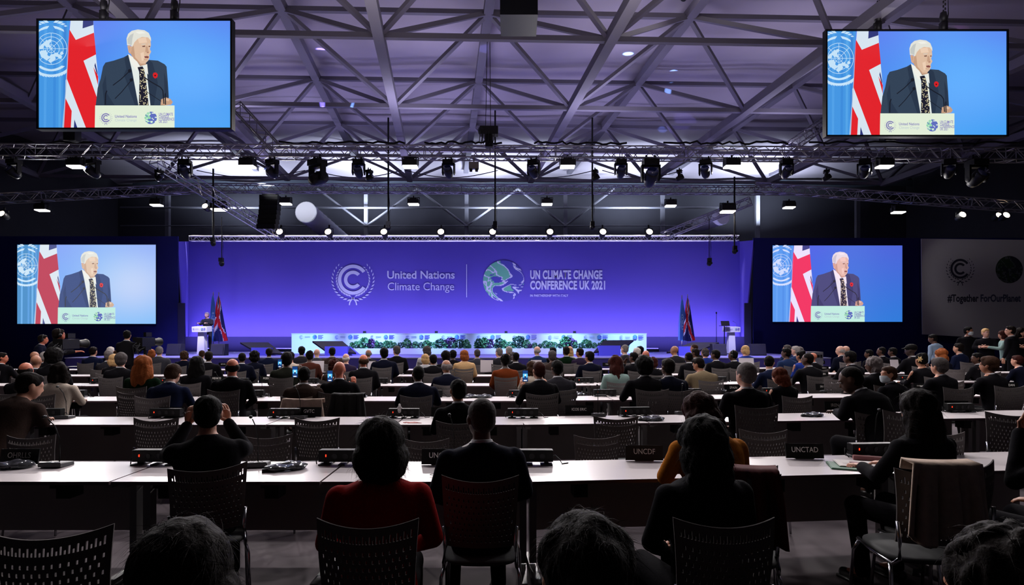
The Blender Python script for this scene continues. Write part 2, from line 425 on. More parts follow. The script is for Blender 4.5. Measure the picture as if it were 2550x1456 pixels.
def person(px, py, D, style, hc, skin, cloth, label, lean=6, hy=None, hp=0, arm='table', arm2=None, stand=False, wide=1., fem=False,
           collar=None, glasses=False, mask=False, headset=False, rz=None, group=None, vox=.0135, pants=None, face=None, leg='norm', sc=None, z0=0., hsd=0, strand=0, twist=0, hs=1.):
    if rz is None: rz = .3*toward(px, D)
    vox = VOX(D)
    if hy is None: hy = 15*round(math.degrees(.5*toward(px, D))/15)
    p = pose(lean, hy, hp, arm, arm2, stand, wide, fem, vox, leg, twist); eyes_mesh()
    s = sc or (ZZ(py, D)-z0)/(p['top_z']+(.008 if style not in ('bald','fringe') else 0))
    hx = p['hx']*math.cos(rz)*s
    hv = p['H'].translation; off = Matrix.Rotation(rz, 3, 'Z') @ hv
    Y = D-off.y*s*.0
    t = thing('person', label, 'person', (XX(px, D)-off.x*s, D-off.y*s, z0), rz, group, s)
    bo = link('body', p['body'], smat(skin), t)
    link('jacket' if not fem else 'top', p['top'], cmat(cloth), t)
    link('trousers', p['legs'], cmat(pants or ('black' if cloth not in ('navy','char','brown','grey') else cloth)), t)
    for q in p['shoes']: link('shoe', q, mat('shoe_leather', (14,12,12), .35), t)
    if collar is None: collar = (not fem) and cloth in ('navy','black','char','dnavy','grey','midblue') 
    if collar: link('shirt_collar', p['collar'], mat('shirt_white', (176,176,182), .8), t)
    def onhead(nm, me, m, par=None):
        o = link(nm, me, m, par or t); o.matrix_local = p['H'] @ Matrix.Scale(hs, 4); return o
    if style != 'bald':
        if strand:
            hm = hair(style, hsd, .007)
            ho = onhead('hair', hm, hmat(hc)); k = ('st', style, hsd)
            if k not in MC: MC[k] = strands(hm, strand, .035 if style in ('messy','curly') else .05, .0007, hsd).mesh('hair_strands')
            q = link('hair_strands', MC[k], hmat(hc), ho); q['kind'] = 'stuff'
        else: onhead('hair', hair(style, hsd), hmat(hc))
    if face is None: face = abs(hy+math.degrees(rz)) > 35
    if face:
        onhead('eyes', MC['eyes'], [mat('eye_white', (190,185,180), .3), mat('eye_dark', (20,14,12), .3)], bo); onhead('mouth', MC['mouth'], mat('lips', (120,60,55), .5), bo)
    if glasses: onhead('glasses', MC['glasses'], mat('glasses_frame', (30,30,34), .3, .5))
    if mask: onhead('face_mask', MC['mask'], mat('mask_cloth', (190,200,205), .8))
    if headset: onhead('headset', MC['headset'], mat('headset_black', (15,15,16), .4))
    PS[t.name] = s
    return t
# ---------------------------------------------------------------- build every posed mesh while the scene is still empty
# (person specs live in PEOPLE; pose() caches by key)
# ---------------------------------------------------------------- furniture prototypes
M_CH = mat('chair_plastic', (100,95,95), .85, noise_amt=.1, spec=.1); M_CHD = mat('chair_seat', (58,60,60), .8)
M_CHR = mat('chrome', (190,190,195), .2, 1.); M_WHT = mat('desk_white', (236,228,230), .25, spec=.55); M_EDGE = mat('desk_edge', (92,72,78), .5)
M_PAN = mat('panel_grey', (128,122,120), .8, noise_amt=.1, nscale=3.); M_LEG = mat('leg_grey', (120,118,118), .4, .6); M_BLK = mat('black_plastic', (11,11,12), .5, spec=.2)
M_BLK2 = mat('black_metal', (22,22,24), .5, .3)
M_LED = mat('led_red', (255,52,24), .4, emit=2.2); M_TXT = mat('plate_text', (170,165,160), .6)
def chair_back():
    nx, nz = 61, 23; mb = MB()
    def pt(i, k, side):
        u = -1+2*i/(nx); v = k/nz; w = .185+.025*v
        zt = .905+.03*u*u; z = .54+(zt-.54)*v
        y = -.225-.035*v+.045*u*u-.02*math.sin(v*math.pi)
        return Vector((u*w, y+side*.004, z))
    holes = set()
    for i in range(2, nx-2):
        for k in range(2, nz-1):
            if k in (nz-3, nz-4) and (i % 4 == 1 or (i % 4 == 3 and k == nz-4)): holes.add((i, k))
            elif k < nz-5 and ((i % 4 == 1 and k % 4 == 0) or (i % 4 == 3 and k % 4 == 2)): holes.add((i, k))
    vs = {}; lst = []
    def vid(i, k, s):
        if (i, k, s) not in vs: vs[(i, k, s)] = len(lst); lst.append(pt(i, k, s))
        return vs[(i, k, s)]
    fs = []
    solid = lambda i, k: 0 <= i < nx and 0 <= k < nz and (i, k) not in holes
    for i in range(nx):
        for k in range(nz):
            if not solid(i, k): continue
            a, b, c, d = (i,k), (i+1,k), (i+1,k+1), (i,k+1)
            fs.append([vid(*a,-1), vid(*b,-1), vid(*c,-1), vid(*d,-1)]); fs.append([vid(*d,1), vid(*c,1), vid(*b,1), vid(*a,1)])
            for (e1, e2, ni, nk) in ((a,b,i,k-1),(b,c,i+1,k),(c,d,i,k+1),(d,a,i-1,k)):
                if not solid(ni, nk): fs.append([vid(*e2,-1), vid(*e1,-1), vid(*e1,1), vid(*e2,1)])
    mb.add(lst, fs); return mb.mesh('backrest', False)
def reparent(t, mp):
    ch = {c.name.split('.')[0]: c for c in t.children}
    for c in list(t.children):
        n = c.name.split('.')[0]
        if n in mp: c.parent = ch[mp[n]]
def make_chair():
    t = thing('conference_chair', 'proto', 'chair')
    link('backrest', chair_back(), M_CH, t)
    b = MB(); rs = []
    for (z, k) in ((.425,.9),(.435,1.),(.452,1.),(.46,.93)):
        rs.append([Vector((.21*k*math.copysign(abs(math.cos(a))**.6, math.cos(a)), .205*k*math.copysign(abs(math.sin(a))**.6, math.sin(a))+.0, z-.01*math.cos(a)**2*0)) for a in [2*math.pi*i/24 for i in range(24)]])
    b.loft(rs); b.build('seat', M_CHD, t, True)
    f = MB()
    for s in (-1, 1):
        f.path([(s*.19,.19,.425),(s*.2,.0,.42),(s*.2,-.19,.425),(s*.195,-.24,.47),(s*.19,-.232,.56),(s*.197,-.225,.66)], .011, 7)
    f.build('seat_frame', M_CHR, t, True)
    for s in (-1, 1):
        g = MB(); g.path([(s*.2,.16,.42),(s*.215,.19,.36),(s*.225,.22,.008)], .010, 7); g.build('leg', M_CHR, t, True)
        g = MB(); g.path([(s*.2,-.16,.42),(s*.215,-.2,.37),(s*.225,-.25,.008)], .010, 7); g.build('leg', M_CHR, t, True)
    return t
def make_desk():
    t = thing('conference_desk', 'proto', 'table')   # origin on the floor at the middle of the near edge, reaching +Y
    b = MB(); b.box((0,.30,.728), (1.396,.60,.024)); d = b.build('tabletop', [M_WHT, M_EDGE], t)
    for p in d.data.polygons:
        if abs(p.normal.z) < .5: p.material_index = 1
    b = MB(); b.box((0,.56,.455), (1.28,.018,.46)); b.build('modesty_panel', M_PAN, t)
    for s in (-1, 1):
        b = MB(); b.box((s*.655,.34,.385), (.05,.07,.63)); b.box((s*.655,.30,.70), (.06,.5,.03)); b.box((s*.655,.29,.035), (.05,.56,.035)); b.box((s*.655,.04,.014), (.05,.05,.028)); b.box((s*.655,.54,.014), (.05,.05,.028))
        b.build('leg', M_LEG, t)
    for x in (-.36, .36):
        b = MB(); b.box((x,.10,.665), (.095,.12,.10)); b.box((x-.02,.002,.705), (.07,.012,.02)); b.build('folding_latch', M_BLK, t)
    reparent(t, {'folding_latch':'tabletop'})
    return t
def make_powerbox():
    t = thing('power_box', 'proto', 'power strip')
    b = MB(); b.box((0,0,.065), (.36,.07,.085)); b.box((0,0,.109), (.352,.062,.004)); b.build('housing', M_BLK, t)
    b = MB(); b.box((0,0,.005), (.05,.13,.010)); b.box((-.13,0,.005), (.09,.13,.010)); b.box((.13,0,.005), (.09,.13,.010)); b.box((-.13,0,.018), (.03,.05,.02)); b.box((.13,0,.018), (.03,.05,.02)); b.build('foot', M_BLK2, t)
    b = MB(); b.box((-.125,-.037,.07), (.007,.004,.017)); b.build('switch_light', M_LED, t)
    b = MB()
    for x in (-.06, .02, .10): b.lathe([(.022,0),(.022,.004),(.018,.004),(.018,.001)], (x,-.035,.065), Matrix.Rotation(math.pi/2, 3, 'X'), 14)
    b.build('socket', M_BLK2, t)
    b = MB(); b.path([(.18,.02,.05),(.2,.03,.06),(.235,.01,.03),(.25,-.01,.004),(.3,.02,.004)], .004, 6); b.path([(-.18,.02,.05),(-.2,.03,.07),(-.215,.01,.03),(-.20,-.02,.004)], .004, 6); b.build('cable', M_BLK, t, True); reparent(t, {'switch_light':'housing','socket':'housing'})
    return t
def make_mic():
    t = thing('desk_microphone', 'proto', 'microphone')
    b = MB(); rs = []
    for z, k in ((0,.97),(.012,1),(.028,.98),(.034,.9)): rs.append([(sx*.085*k, sy*.065*k+ (0), z-sy*.006) for sx, sy in ((-1,-1),(1,-1),(1,1),(-1,1))])
    b.loft([[Vector(p) for p in r] for r in rs]); b.build('base', mat('mic_base', (52,52,55), .45), t)
    b = MB(); b.box((.03,-.03,.037), (.03,.015,.006)); b.box((-.03,-.03,.037), (.03,.015,.006)); b.build('button', M_BLK2, t)
    b = MB(); b.path([(0,.03,.03),(.0,.035,.10),(.0,.03,.2),(-.01,.0,.30),(-.02,-.05,.36)], .004, 6); b.build('gooseneck', M_BLK, t, True)
    b = MB(); b.ell((-.025,-.075,.38), (.012,.022,.012)); b.build('capsule', M_BLK, t, True); reparent(t, {'button':'base','capsule':'gooseneck'})
    return t
def make_bag():
    t = thing('headphone_bag', 'proto', 'headphones')
    b = MB(); b.path([(-.1+.0,0,.012),(-.05,-.035,.012),(.03,-.045,.018),(.09,-.02,.02),(.085,.03,.02),(.02,.045,.02),(-.05,.03,.02)], .010, 7)
    b.ell((.07,-.02,.022), (.03,.035,.02)); b.ell((.06,.03,.022), (.03,.03,.02)); b.box((-.12,-.02,.012), (.1,.04,.02)); b.build('headphones', M_BLK, t, True)
    g = MB(); g.ell((0,0,.022), (.15,.075,.028), None, 20, 10)
    me = g.mesh('plastic_bag', True)
    for v in me.vertices: v.co += Vector(noise.noise_vector(v.co*22))*.022; v.co.z = max(.001, v.co.z)
    link('plastic_bag', me, mat('clear_plastic', (220,225,235), .12, spec=.8, trans=.92), t)
    return t
def make_phone(lit=True):
    t = thing('mobile_phone', 'proto', 'phone')
    b = MB(); b.box((0,0,.075), (.072,.009,.15)); b.build('case', M_BLK, t)
    d = Draw(.0004); d.sc = .001; d.poly([(-33,-70),(33,-70),(33,70),(-33,70)], (20,60,120))
    d.poly([(-30,-30),(30,-30),(30,20),(-30,20)], (90,190,250)); d.ell(0,-8,9,16,(230,240,250)); d.poly([(-12,2),(12,2),(12,20),(-12,20)], (30,50,80)); d.poly([(-20,52),(20,52),(20,64),(-20,64)], (235,240,245))
    o = d.finish('screen', mat('phone_screen', (255,255,255), .3, emit=1.2, attr='Col'), t, (0,-.0052,.075)); reparent(t, {'screen':'case'})
    return t
def plate(body, loc, rz, label, w=.30, h=.115, size=.052, dim=(150,146,140), sx=.85, two=None):
    t = thing('name_plate', label, 'name plate', loc, rz, 'country and organisation name plates')
    b = MB(); R = Matrix.Rotation(math.radians(-10), 3, 'X')
    b.box((0,0,h/2+.004), (w,.012,h), R); b.build('board', M_BLK, t)
    b = MB(); b.box((0,.02,.006), (w*.5,.06,.01)); b.build('foot', mat('plate_foot', (70,68,68), .5), t)
    o = lettering('lettering', body, size, mat('plate_text_%d'%dim[0], dim, .6), t, (0,-.0085,h*.62), sx=sx); o.rotation_euler.x = math.radians(-10)
    return t
def row_y(k, X): return ROWD[k] + max(0, X-.13)*.09
ROWD = [3.76, 6.15, 8.37, 10.85, 13.4, 15.75]
YAW = math.atan(.09)
ORD = ['first','second','third','fourth','fifth','sixth','seventh','eighth','ninth','tenth','eleventh','twelfth','thirteenth','fourteenth','fifteenth','sixteenth','seventeenth','eighteenth','nineteenth','twentieth','twenty-first','twenty-second','twenty-third','twenty-fourth']
ROWN = ['nearest','second nearest','third nearest','fourth nearest','second farthest','farthest']
SEAT = {}
def furnish():
    desk = make_desk(); box = make_powerbox(); used = [False, False]
    cs, sn = math.cos(YAW), math.sin(YAW)
    for k, D in enumerate(ROWD):
        S = ROWD[k]*.93+1.0; pos = []
        x = .13-.705
        while x > -S: pos.append((x, D, 0.)); x -= 1.41
        pos.reverse(); n = 0
        while True:
            d = .705+1.41*n; X = .13+d*cs
            if X > S+.4: break
            pos.append((X, D+d*sn, YAW)); n += 1
        for i, (X, Y, rz) in enumerate(pos):
            lb = 'white conference desk in the %s desk row, %s from the left' % (ROWN[k], ORD[i])
            if not used[0]: desk.location = (X, Y, 0); desk.rotation_euler.z = rz; desk['label'] = lb; desk['group'] = 'white conference desks in rows'; used[0] = True
            else: dup(desk, (X, Y, 0), rz, lb, 'white conference desks in rows')
            if k <= 3 and i < len(pos)-1:
                sx, sy = X+.705*math.cos(rz), Y+.705*math.sin(rz)
                if abs(sx) > Y*.93: continue
                c2 = Vector((sx, sy, 0)) + Matrix.Rotation(rz, 3, 'Z') @ Vector((0,.52,.74))
                lb = 'black socket box in the %s desk row, %s from the left' % (ROWN[k], ORD[i])
                if not used[1]: box.location = c2; box.rotation_euler.z = rz; box['label'] = lb; box['group'] = 'socket boxes on the desks'; used[1] = True
                else: dup(box, c2, rz, lb, 'socket boxes on the desks')
# ---------------------------------------------------------------- the picture shown on the four screens (x 290-1722, y 157-957)
M_SCR = mat('screen_light', (255,255,255), .4, emit=1.0, attr='Col'); M_PRT = mat('printed', (255,255,255), .7, attr='Col', spec=.2)
PIC = {}
def podium_print(d, x0, y0, x1, y1, k=1.):
    vi = (118,110,178); w = x1-x0; h = y1-y0
    d.ccc(x0+w*.135, y0+h*.55, h*.25, vi, 8)
    d.globe(x0+w*.70, y0+h*.56, h*.28, [(150,215,175), (225,240,230), (95,110,190)], 12)
def picture(tone=0):
    if tone in PIC: return PIC[tone]
    d = Draw(.0009); d.ox, d.oy, d.sc = 1006, 557, .001; sc = d.sc
    def cc(c):
        if tone == 1: c = tuple(min(255, v*.80+52) for v in c)
        if tone == 2: c = (min(255, c[0]*.92+30), min(255, c[1]*.88+22), min(255, c[2]*.95+26))
        return c
    def W(c): return lambda v: c
    def bg(v):
        x = (v[0]/.001+1006-290)/1432; y = (-v[2]/.001+557-157)/800
        g = math.exp(-((x-.85)**2*9+(y-.5)**2*5)) if tone != 2 else 0
        a = (92+y*-35, 128+y*30, 240); c = tuple(a[i]+(((95,170,252)[i]-a[i])*(g+.4*math.exp(-((x-.6)**2*20)))) for i in range(3))
        if tone == 1: c = (c[0]*.6+85+50*g, c[1]*.62+90+15*g, 250)
        if tone == 2: c = (c[0]*.85+10*(1-x), c[1]*.75+5, 236-18*x)
        return c
    n, m = 26, 14
    for i in range(n):
        for j in range(m):
            x0, x1, y0, y1 = 290+1432*i/n, 290+1432*(i+1)/n, 157+800*j/m, 157+800*(j+1)/m
            d.poly([(x0,y0),(x1,y0),(x1,y1),(x0,y1)], bg, False)
    def q(pts, c): d.poly(pts, cc(c))
    fb = (68,150,226) if tone != 1 else (40,120,190)
    q([(290,157),(520,157),(497,470),(478,720),(462,957),(290,957)], fb)
    for xx, c in ((330,(80,160,232)),(400,(60,140,220)),(440,(84,164,232)),(475,(58,132,214))):
        q([(xx,157),(xx+22,157),(xx+14,957),(xx-4,957)], c)
    em = cc((196,226,248)); cx, cy = 382, 366
    d.k += 1
    def inside(p): return (max(291, p[0]), p[1])
    d.T = inside
    for r in (30, 60, 90, 118): d.arc(cx, cy, r-2, r+2, 0, 360, em, 30)
    for a in range(0, 360, 45): d.line((cx, cy), (cx+118*math.cos(math.radians(a)), cy+118*math.sin(math.radians(a))), 3.5, em)
    rnd = random.Random(3)
    for (bx, by, br) in ((350,330,30),(372,305,16),(330,400,34),(350,430,26),(395,430,30),(420,410,20),(370,350,14),(445,425,20),(462,400,15),(312,350,22),(380,455,18)):
        d.poly([(bx+br*rnd.uniform(.5,1.1)*math.cos(a), by+br*rnd.uniform(.5,1.1)*math.sin(a)) for a in [2*math.pi*i/11 for i in range(11)]], em)
    d.laurel(cx, cy+8, 172, em, 9, 50, 102, .3, .055, (1, -1)); d.laurel(cx, cy-12, 172, em, 4, -85, -60, .3, .055, (1, -1))
    d.T = None
    wt, rd, nv = (214,228,240), (226,34,42), (42,52,120)
    if tone == 1: rd = (178,32,58)
    if tone == 2: rd = (232,40,80); wt = (225,232,240)
    q([(527,157),(697,157),(703,250),(715,400),(735,600),(722,957),(465,957),(487,700),(500,500),(512,330)], wt)
    q([(620,157),(697,157),(698,188),(617,214)], nv)
    q([(519,222),(566,300),(702,246),(718,408),(624,456),(728,742),(722,957),(637,957),(500,600),(500,500),(509,330)], rd)
    q([(490,600),(500,592),(642,957),(578,957),(487,722)], wt)
    q([(489,735),(536,832),(529,957),(470,957)], rd); q([(556,895),(578,957),(552,957)], nv)
    q([(717,412),(735,600),(727,735),(628,458)], wt); q([(712,470),(728,540),(730,580),(706,492)], nv); q([(697,502),(733,572),(733,640)], rd)
    q([(512,330),(519,222),(505,500),(490,735),(478,957),(465,957),(487,700),(500,500)], (170,190,220))
    su = (50,66,86); sd = (40,54,74)
    if tone == 1: su = (30,50,110); sd = (22,40,92)
    if tone == 2: su = (56,64,108); sd = (44,50,92)
    q([(960,410),(925,430),(850,455),(788,470),(770,500),(752,590),(730,660),(715,795),(1230,795),(1262,730),(1255,620),(1245,500),(1230,482),(1180,455),(1115,450),(1050,470)], su)
    q([(790,560),(800,700),(860,795),(780,795),(765,640)], sd); q([(1225,540),(1250,620),(1258,735),(1225,795),(1200,795),(1230,700)], sd)
    q([(930,440),(960,410),(985,490),(1040,795),(1010,795),(955,640),(925,560),(945,520)], sd)
    q([(958,408),(1000,450),(1040,500),(1095,482),(1128,795),(1036,795),(985,520)], (228,236,232))
    q([(1092,450),(1115,452),(1140,470),(1180,620),(1150,795),(1125,795),(1103,600)], sd)
    q([(958,405),(1010,440),(1050,500),(1020,530),(985,480)], (240,240,232)); q([(1080,490),(1100,480),(1108,560),(1085,530)], (235,236,228))
    q([(1028,505),(1065,498),(1078,520),(1090,590),(1112,790),(1038,790),(1042,600),(1040,540)], (28,28,44))
    rnd = random.Random(5); d.k += 1
    for i in range(95):
        y = rnd.uniform(520, 785); w = 8+26*min(1, (y-500)/130); x = 1064+rnd.uniform(-w, w)+(y-500)*.04
        d.poly([(x-3,y-4),(x+3,y-2),(x+3,y+4),(x-3,y+3)], cc((215,205,165)), False)
    sk, sk2, sk3 = (222,188,160), (198,158,130), (236,206,180)
    q([(965,380),(985,420),(1020,455),(1050,495),(1092,485),(1088,460),(1080,400),(1000,330)], sk2)
    q([(985,330),(975,375),(985,410),(1015,440),(1050,478),(1085,478),(1108,455),(1118,435),(1116,415),(1124,400),(1130,388),(1120,370),(1128,340),(1125,300),(1100,275),(1040,270),(1000,290)], sk)
    q([(985,350),(1000,345),(1010,430),(1050,474),(1040,476),(1000,440),(978,400)], sk2)
    q([(1050,400),(1075,390),(1080,450),(1060,460)], sk3); q([(1030,290),(1090,282),(1100,320),(1040,325)], sk3)
    q([(952,345),(968,338),(982,352),(984,380),(975,405),(962,395)], (214,170,142)); q([(962,352),(972,350),(974,380),(966,382)], sk2)
    hr = (226,226,216); hr2 = (196,200,196)
    q([(950,340),(946,290),(958,255),(985,232),(1030,222),(1080,228),(1112,248),(1128,285),(1130,310),(1108,282),(1062,278),(1030,292),(1005,318),(990,352),(975,340)], hr)
    q([(955,330),(952,295),(975,262),(1000,250),(990,290),(985,340),(970,335)], hr2); q([(1010,240),(1060,235),(1090,250),(1040,256)], (238,238,230))
    q([(1062,346),(1085,342),(1086,352),(1066,354)], (120,84,72)); q([(1110,346),(1122,344),(1124,352),(1112,354)], (120,84,72))
    q([(1056,330),(1090,327),(1090,334),(1058,337)], (212,200,186)); q([(1106,330),(1124,328),(1124,334),(1108,336)], (212,200,186))
    q([(1090,350),(1102,346),(1112,385),(1100,394),(1086,390)], sk2); q([(1100,392),(1114,388),(1112,398),(1096,400)], (176,124,104))
    q([(1078,424),(1100,420),(1114,426),(1108,438),(1084,436)], (132,76,70)); q([(1072,440),(1090,446),(1106,442),(1100,452),(1078,450)], sk2)
    q([(1150,545),(1168,545),(1180,558),(1176,580),(1160,590),(1146,578),(1142,560)], (216,30,36)); d.ell(1160,567,6,6,cc((40,14,18)), 10)
    q([(1205,745),(1240,730),(1275,742),(1292,765),(1280,785),(1240,790),(1200,788)], sk2); q([(1240,738),(1270,745),(1260,760),(1235,752)], sk)
    bk = (24,28,40)
    d.strokes([(845,640),(905,595),(968,535)], 7, cc(bk)); d.ell(970,532,14,14,cc(bk),12)
    d.strokes([(860,740),(910,690),(980,605)], 6, cc(bk)); d.ell(982,600,13,13,cc(bk),12)
    d.strokes([(1070,575),(1130,615),(1200,655),(1218,680),(1226,780)], 8, cc(bk)); d.strokes([(1100,690),(1160,730),(1205,760)], 4, cc(bk))
    d.strokes([(788,785),(790,705),(800,680)], 9, cc(bk)); d.strokes([(1238,785),(1236,700)], 8, cc(bk)); d.ell(1060,590,10,14,cc(bk),12)
    pc = (226,238,216) if tone == 0 else (196,238,226)
    d.poly([(712,791),(1305,791),(1305,957),(709,957)], pc)
    podium_print(d, 712, 791, 1305, 957)
    d.mb.m = 0; PIC[tone] = (d.mb.mesh('picture'), d.k*d.step); return PIC[tone]
def screen(label, corners, tone, thick=.10, bezel=.04, hang=None, group=None, parts=()):
    # corners: left, top, width, height in metres at depth D; origin at the centre
    (cx, D, cz), w, h = corners
    t = thing('video_screen', label, 'screen', (cx, D, cz), 0., group)
    b = MB(); b.box((0,thick/2+.005,0), (w+2*bezel, thick, h+2*bezel)); b.build('frame', M_BLK, t)
    if bezel > .02:
        b = MB()
        for s in (-1, 1): b.box((s*(w/2+bezel*.55),-.012,0), (bezel*.9,.03,h+2*bezel)); b.box((0,-.012,s*(h/2+bezel*.55)), (w,.03,bezel*.9))
        b.build('bezel', M_BLK, t)
    me, dep = picture(tone); o = link('picture', me, M_SCR, t, (0,-.001,0)); o.scale = (w/1.432, .1, h/.800)
    vi = mat('screen_text', (120,112,178), .5, emit=1.)
    for body, x, y, sz, sx, al in (('United Nations',942,874,22,1.05,'CENTER'),('Climate Change',942,902,21,1.05,'CENTER'),('UN CLIMATE\nCHANGE\nCONFERENCE\nUK 2021',1188,886,22,.62,'LEFT')):
        key = ('scr', body)
        if key not in TXT: TXT[key] = text_mesh(body, sz*.00135, bold=.0004 if 'Climate C' not in body else 0., sx=sx*.85 if 'UN C' not in body else sx, align=al, lines=.62)
        m = vi if 'Climate C' not in body else mat('screen_text_pale', (176,190,200), .5, emit=1.)
        p = link('caption', TXT[key], m, o, ((x-1006)*.001, -.12, -(y-557)*.001))
    return t
def screens():
    def cor(x0, y0, x1, y1, D): return (((XX((x0+x1)/2, D), D, ZZ((y0+y1)/2, D)), (x1-x0)/F*D, (y1-y0)/F*D))
    for lb, c, D, dx in (('large hanging video screen at upper left showing a speaker, above the lighting truss', (97,52,574,318), 13.8, (253,430)), ('large hanging video screen at upper right showing a speaker, black bezel', (2060,78,2506,336), 14.8, (2190,2355))):
        t = screen(lb, cor(*c, D), 0, .14, .045, group='hanging video screens')
        (cx, _, cz), w, h = cor(*c, D)
        for px in dx:
            g = MB(); x = XX(px, D)-cx; g.box((x, .08, h/2+.16), (.14,.14,.24)); g.lathe([(.0,0),(.07,.0),(.09,.12),(.07,.24),(0,.26)], (x+.0,.08,h/2+.3), None, 12)
            for k in range(14): g.ell((x+(.05 if k%2 else -.0), .08, h/2+.58+k*.06), (.022,.016,.04), None, 8, 5)
            g.path([(x+.12,.08,h/2+1.4),(x+.13,.08,h/2+.5),(x+.09,.08,h/2+.25)], .012, 6)
            g.build('chain_hoist', M_BLK2, t, True)
    t = screen('video screen on the navy wall beside the stage, left of the lit backdrop', cor(43,609,388,806,24.4), 1, .05, .0, group='video screens beside the stage')
    t = screen('video screen on the navy wall between the backdrop and the pale banner', cor(1924,611,2247,801,25.6), 2, .05, .0, group='video screens beside the stage')
# ---------------------------------------------------------------- stage
def wall_quad(name, pts, m, th=.06, d=(0,1,0)):
    b = MB(); pts = [Vector(p) for p in pts]; off = Vector(d)*th
    b.loft([pts, [p+off for p in pts]]); o = b.build(name, m); return struct(o)
def stage():
    B = 27.3
    m_bd = mat('backdrop_print', (96,84,190), .75, noise_amt=.06, nscale=.4, spec=.15); m_nv = mat('navy_cloth', (30,32,96), .85, noise_amt=.1, nscale=1.5, spec=.1)
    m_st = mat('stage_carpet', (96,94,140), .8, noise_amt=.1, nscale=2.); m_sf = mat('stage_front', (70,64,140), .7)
    bd = wall_quad('wall_backdrop', [P(470,838,B),P(1842,838,B),P(1842,600,B),P(470,600,B)], m_bd)
    wall_quad('wall_backdrop_skirt', [P(455,885,B+.02),P(1860,885,B+.02),P(1860,838.2,B+.02),P(455,838.2,B+.02)], mat('skirt_blue', (34,28,96), .8))
    wall_quad('wall_return_left', [P(470,838,B-.01),P(470,601,B-.01),P(443,601,24.6),P(458,838,24.6)], m_bd, .05, (-1,0,0))
    wall_quad('wall_return_right', [P(1842,838,B-.01),P(1842,601,B-.01),P(1876,598,25.7),P(1854,838,25.7)], m_bd, .05, (1,0,0))
    wall_quad('wall_left', [P(-400,1000,24.5),P(443,950,24.5),P(443,588,24.5),P(-400,588,24.5)], m_nv)
    wall_quad('wall_right', [P(1876,930,25.7),P(3000,930,25.7),P(3000,592,25.7),P(1876,592,25.7)], m_nv)
    # stage platform
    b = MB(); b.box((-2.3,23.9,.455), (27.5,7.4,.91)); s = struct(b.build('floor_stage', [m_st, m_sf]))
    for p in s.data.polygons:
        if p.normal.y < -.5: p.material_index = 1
    b = MB(); b.box((-2.3,20.18,.895), (27.5,.03,.03)); struct(b.build('trim_stage_edge', mat('stage_edge', (150,150,165), .4)))
    # printed logos on the backdrop
    pale = (208,214,246); D = B-.02
    t = thing('backdrop_logo', 'pale double-C emblem in laurel branches printed on the blue backdrop', 'logo', P(879,700,D), 0., 'logos on the blue backdrop')
    d = Draw(.0005); d.sc = D/F; d.ccc(0, -4, 47, pale, 13); d.finish('emblem', M_PRT, t)
    mt = mat('logo_pale', pale, .7)
    for body, sz, bold, x, y, sx in (('United Nations', 26.5, .45, 1048, 685, 1.0), ('Climate Change', 27, .0, 1048, 714, .93)):
        nm = 'lettering'
        t = tag(link('backdrop_lettering', text_mesh(body, sz*D/F*1.03, bold=bold*D/F, sx=sx), mt, None, P(x, y, D)), 'pale words %s on the blue backdrop' % body, 'lettering', 'lettering on the blue backdrop')
    b = MB(); b.box((0,0,0), (.035,.01,82*D/F)); tag(b.build('divider_line', mt, None, False, P(1162,699,D)), 'thin pale upright line between the two logos', 'line')
    t = thing('globe_logo', 'green and white marbled globe emblem printed on the blue backdrop', 'logo', P(1254,699,D), 0., 'logos on the blue backdrop')
    d = Draw(.0005); d.sc = D/F; d.globe(0, 0, 51, [(112,196,160), (214,220,240), (84,82,176)], 64, 1.5); d.finish('emblem', M_PRT, t)
    for body, sz, bold, x, y, sx in (('UN CLIMATE CHANGE', 29, 1.15, 1320, 685, .66), ('CONFERENCE UK 2021', 29, 1.15, 1320, 711, .66), ('IN PARTNERSHIP WITH ITALY', 8.2, .15, 1320, 736, 1.0)):
        me = text_mesh(body, sz*D/F, bold=bold*D/F, sx=sx, align='LEFT', space=1.06)
        tw = max(v.co.x for v in me.vertices); want = {'UN': 180, 'CO': 187, 'IN': 95}[body[:2]]*D/F
        for v in me.vertices: v.co.x *= want/tw
        tag(link('backdrop_lettering', me, mt, None, P(x, y, D)), 'pale words %s on the blue backdrop' % body, 'lettering', 'lettering on the blue backdrop')
    # head table
    D = 24.9; x0, x1 = XX(726, D), XX(1610, D); m_w = mat('set_white', (214,226,240), .5); w = x1-x0
    t = thing('panel_table', 'long white panel desk on the stage with small logos along its front', 'table', ((x0+x1)/2, D, .91))
    b = MB(); b.box((0,.03,.43), (w,.06,.86)); b.build('front_panel', m_w, t)
    b = MB(); b.box((0,.45,.87), (w+.02,.9,.035)); b.build('top', m_w, t)
    for s in (-1, 1): b = MB(); b.box((s*(w/2-.03),.48,.42), (.05,.8,.84)); b.build('side_panel', m_w, t)
    d = Draw(.0005); d.sc = D/F
    for i in range(10):
        x = (762+88.5*i)-(726+1610)/2; d.ccc(x-14 if False else x-12, -839+834+5-0, 5.2, (128,140,214), 6); d.globe(x+22, 0, 5.6, [(90,170,180), (120,150,225), (84,96,190)], 9, i); 
        for r in range(4): d.poly([(x+30,-5+r*2.6),(x+43-3*(r%2),-5+r*2.6),(x+43-3*(r%2),-3.2+r*2.6),(x+30,-3.2+r*2.6)], (118,120,205))
        for r in range(2): d.poly([(x-3,-2.4+r*2.6),(x+10,-2.4+r*2.6),(x+10,-1.4+r*2.6),(x-3,-1.4+r*2.6)], (160,176,225))
    d.finish('printed_logos', M_PRT, t, (0,-.003,ZZ(839,D)-.91))
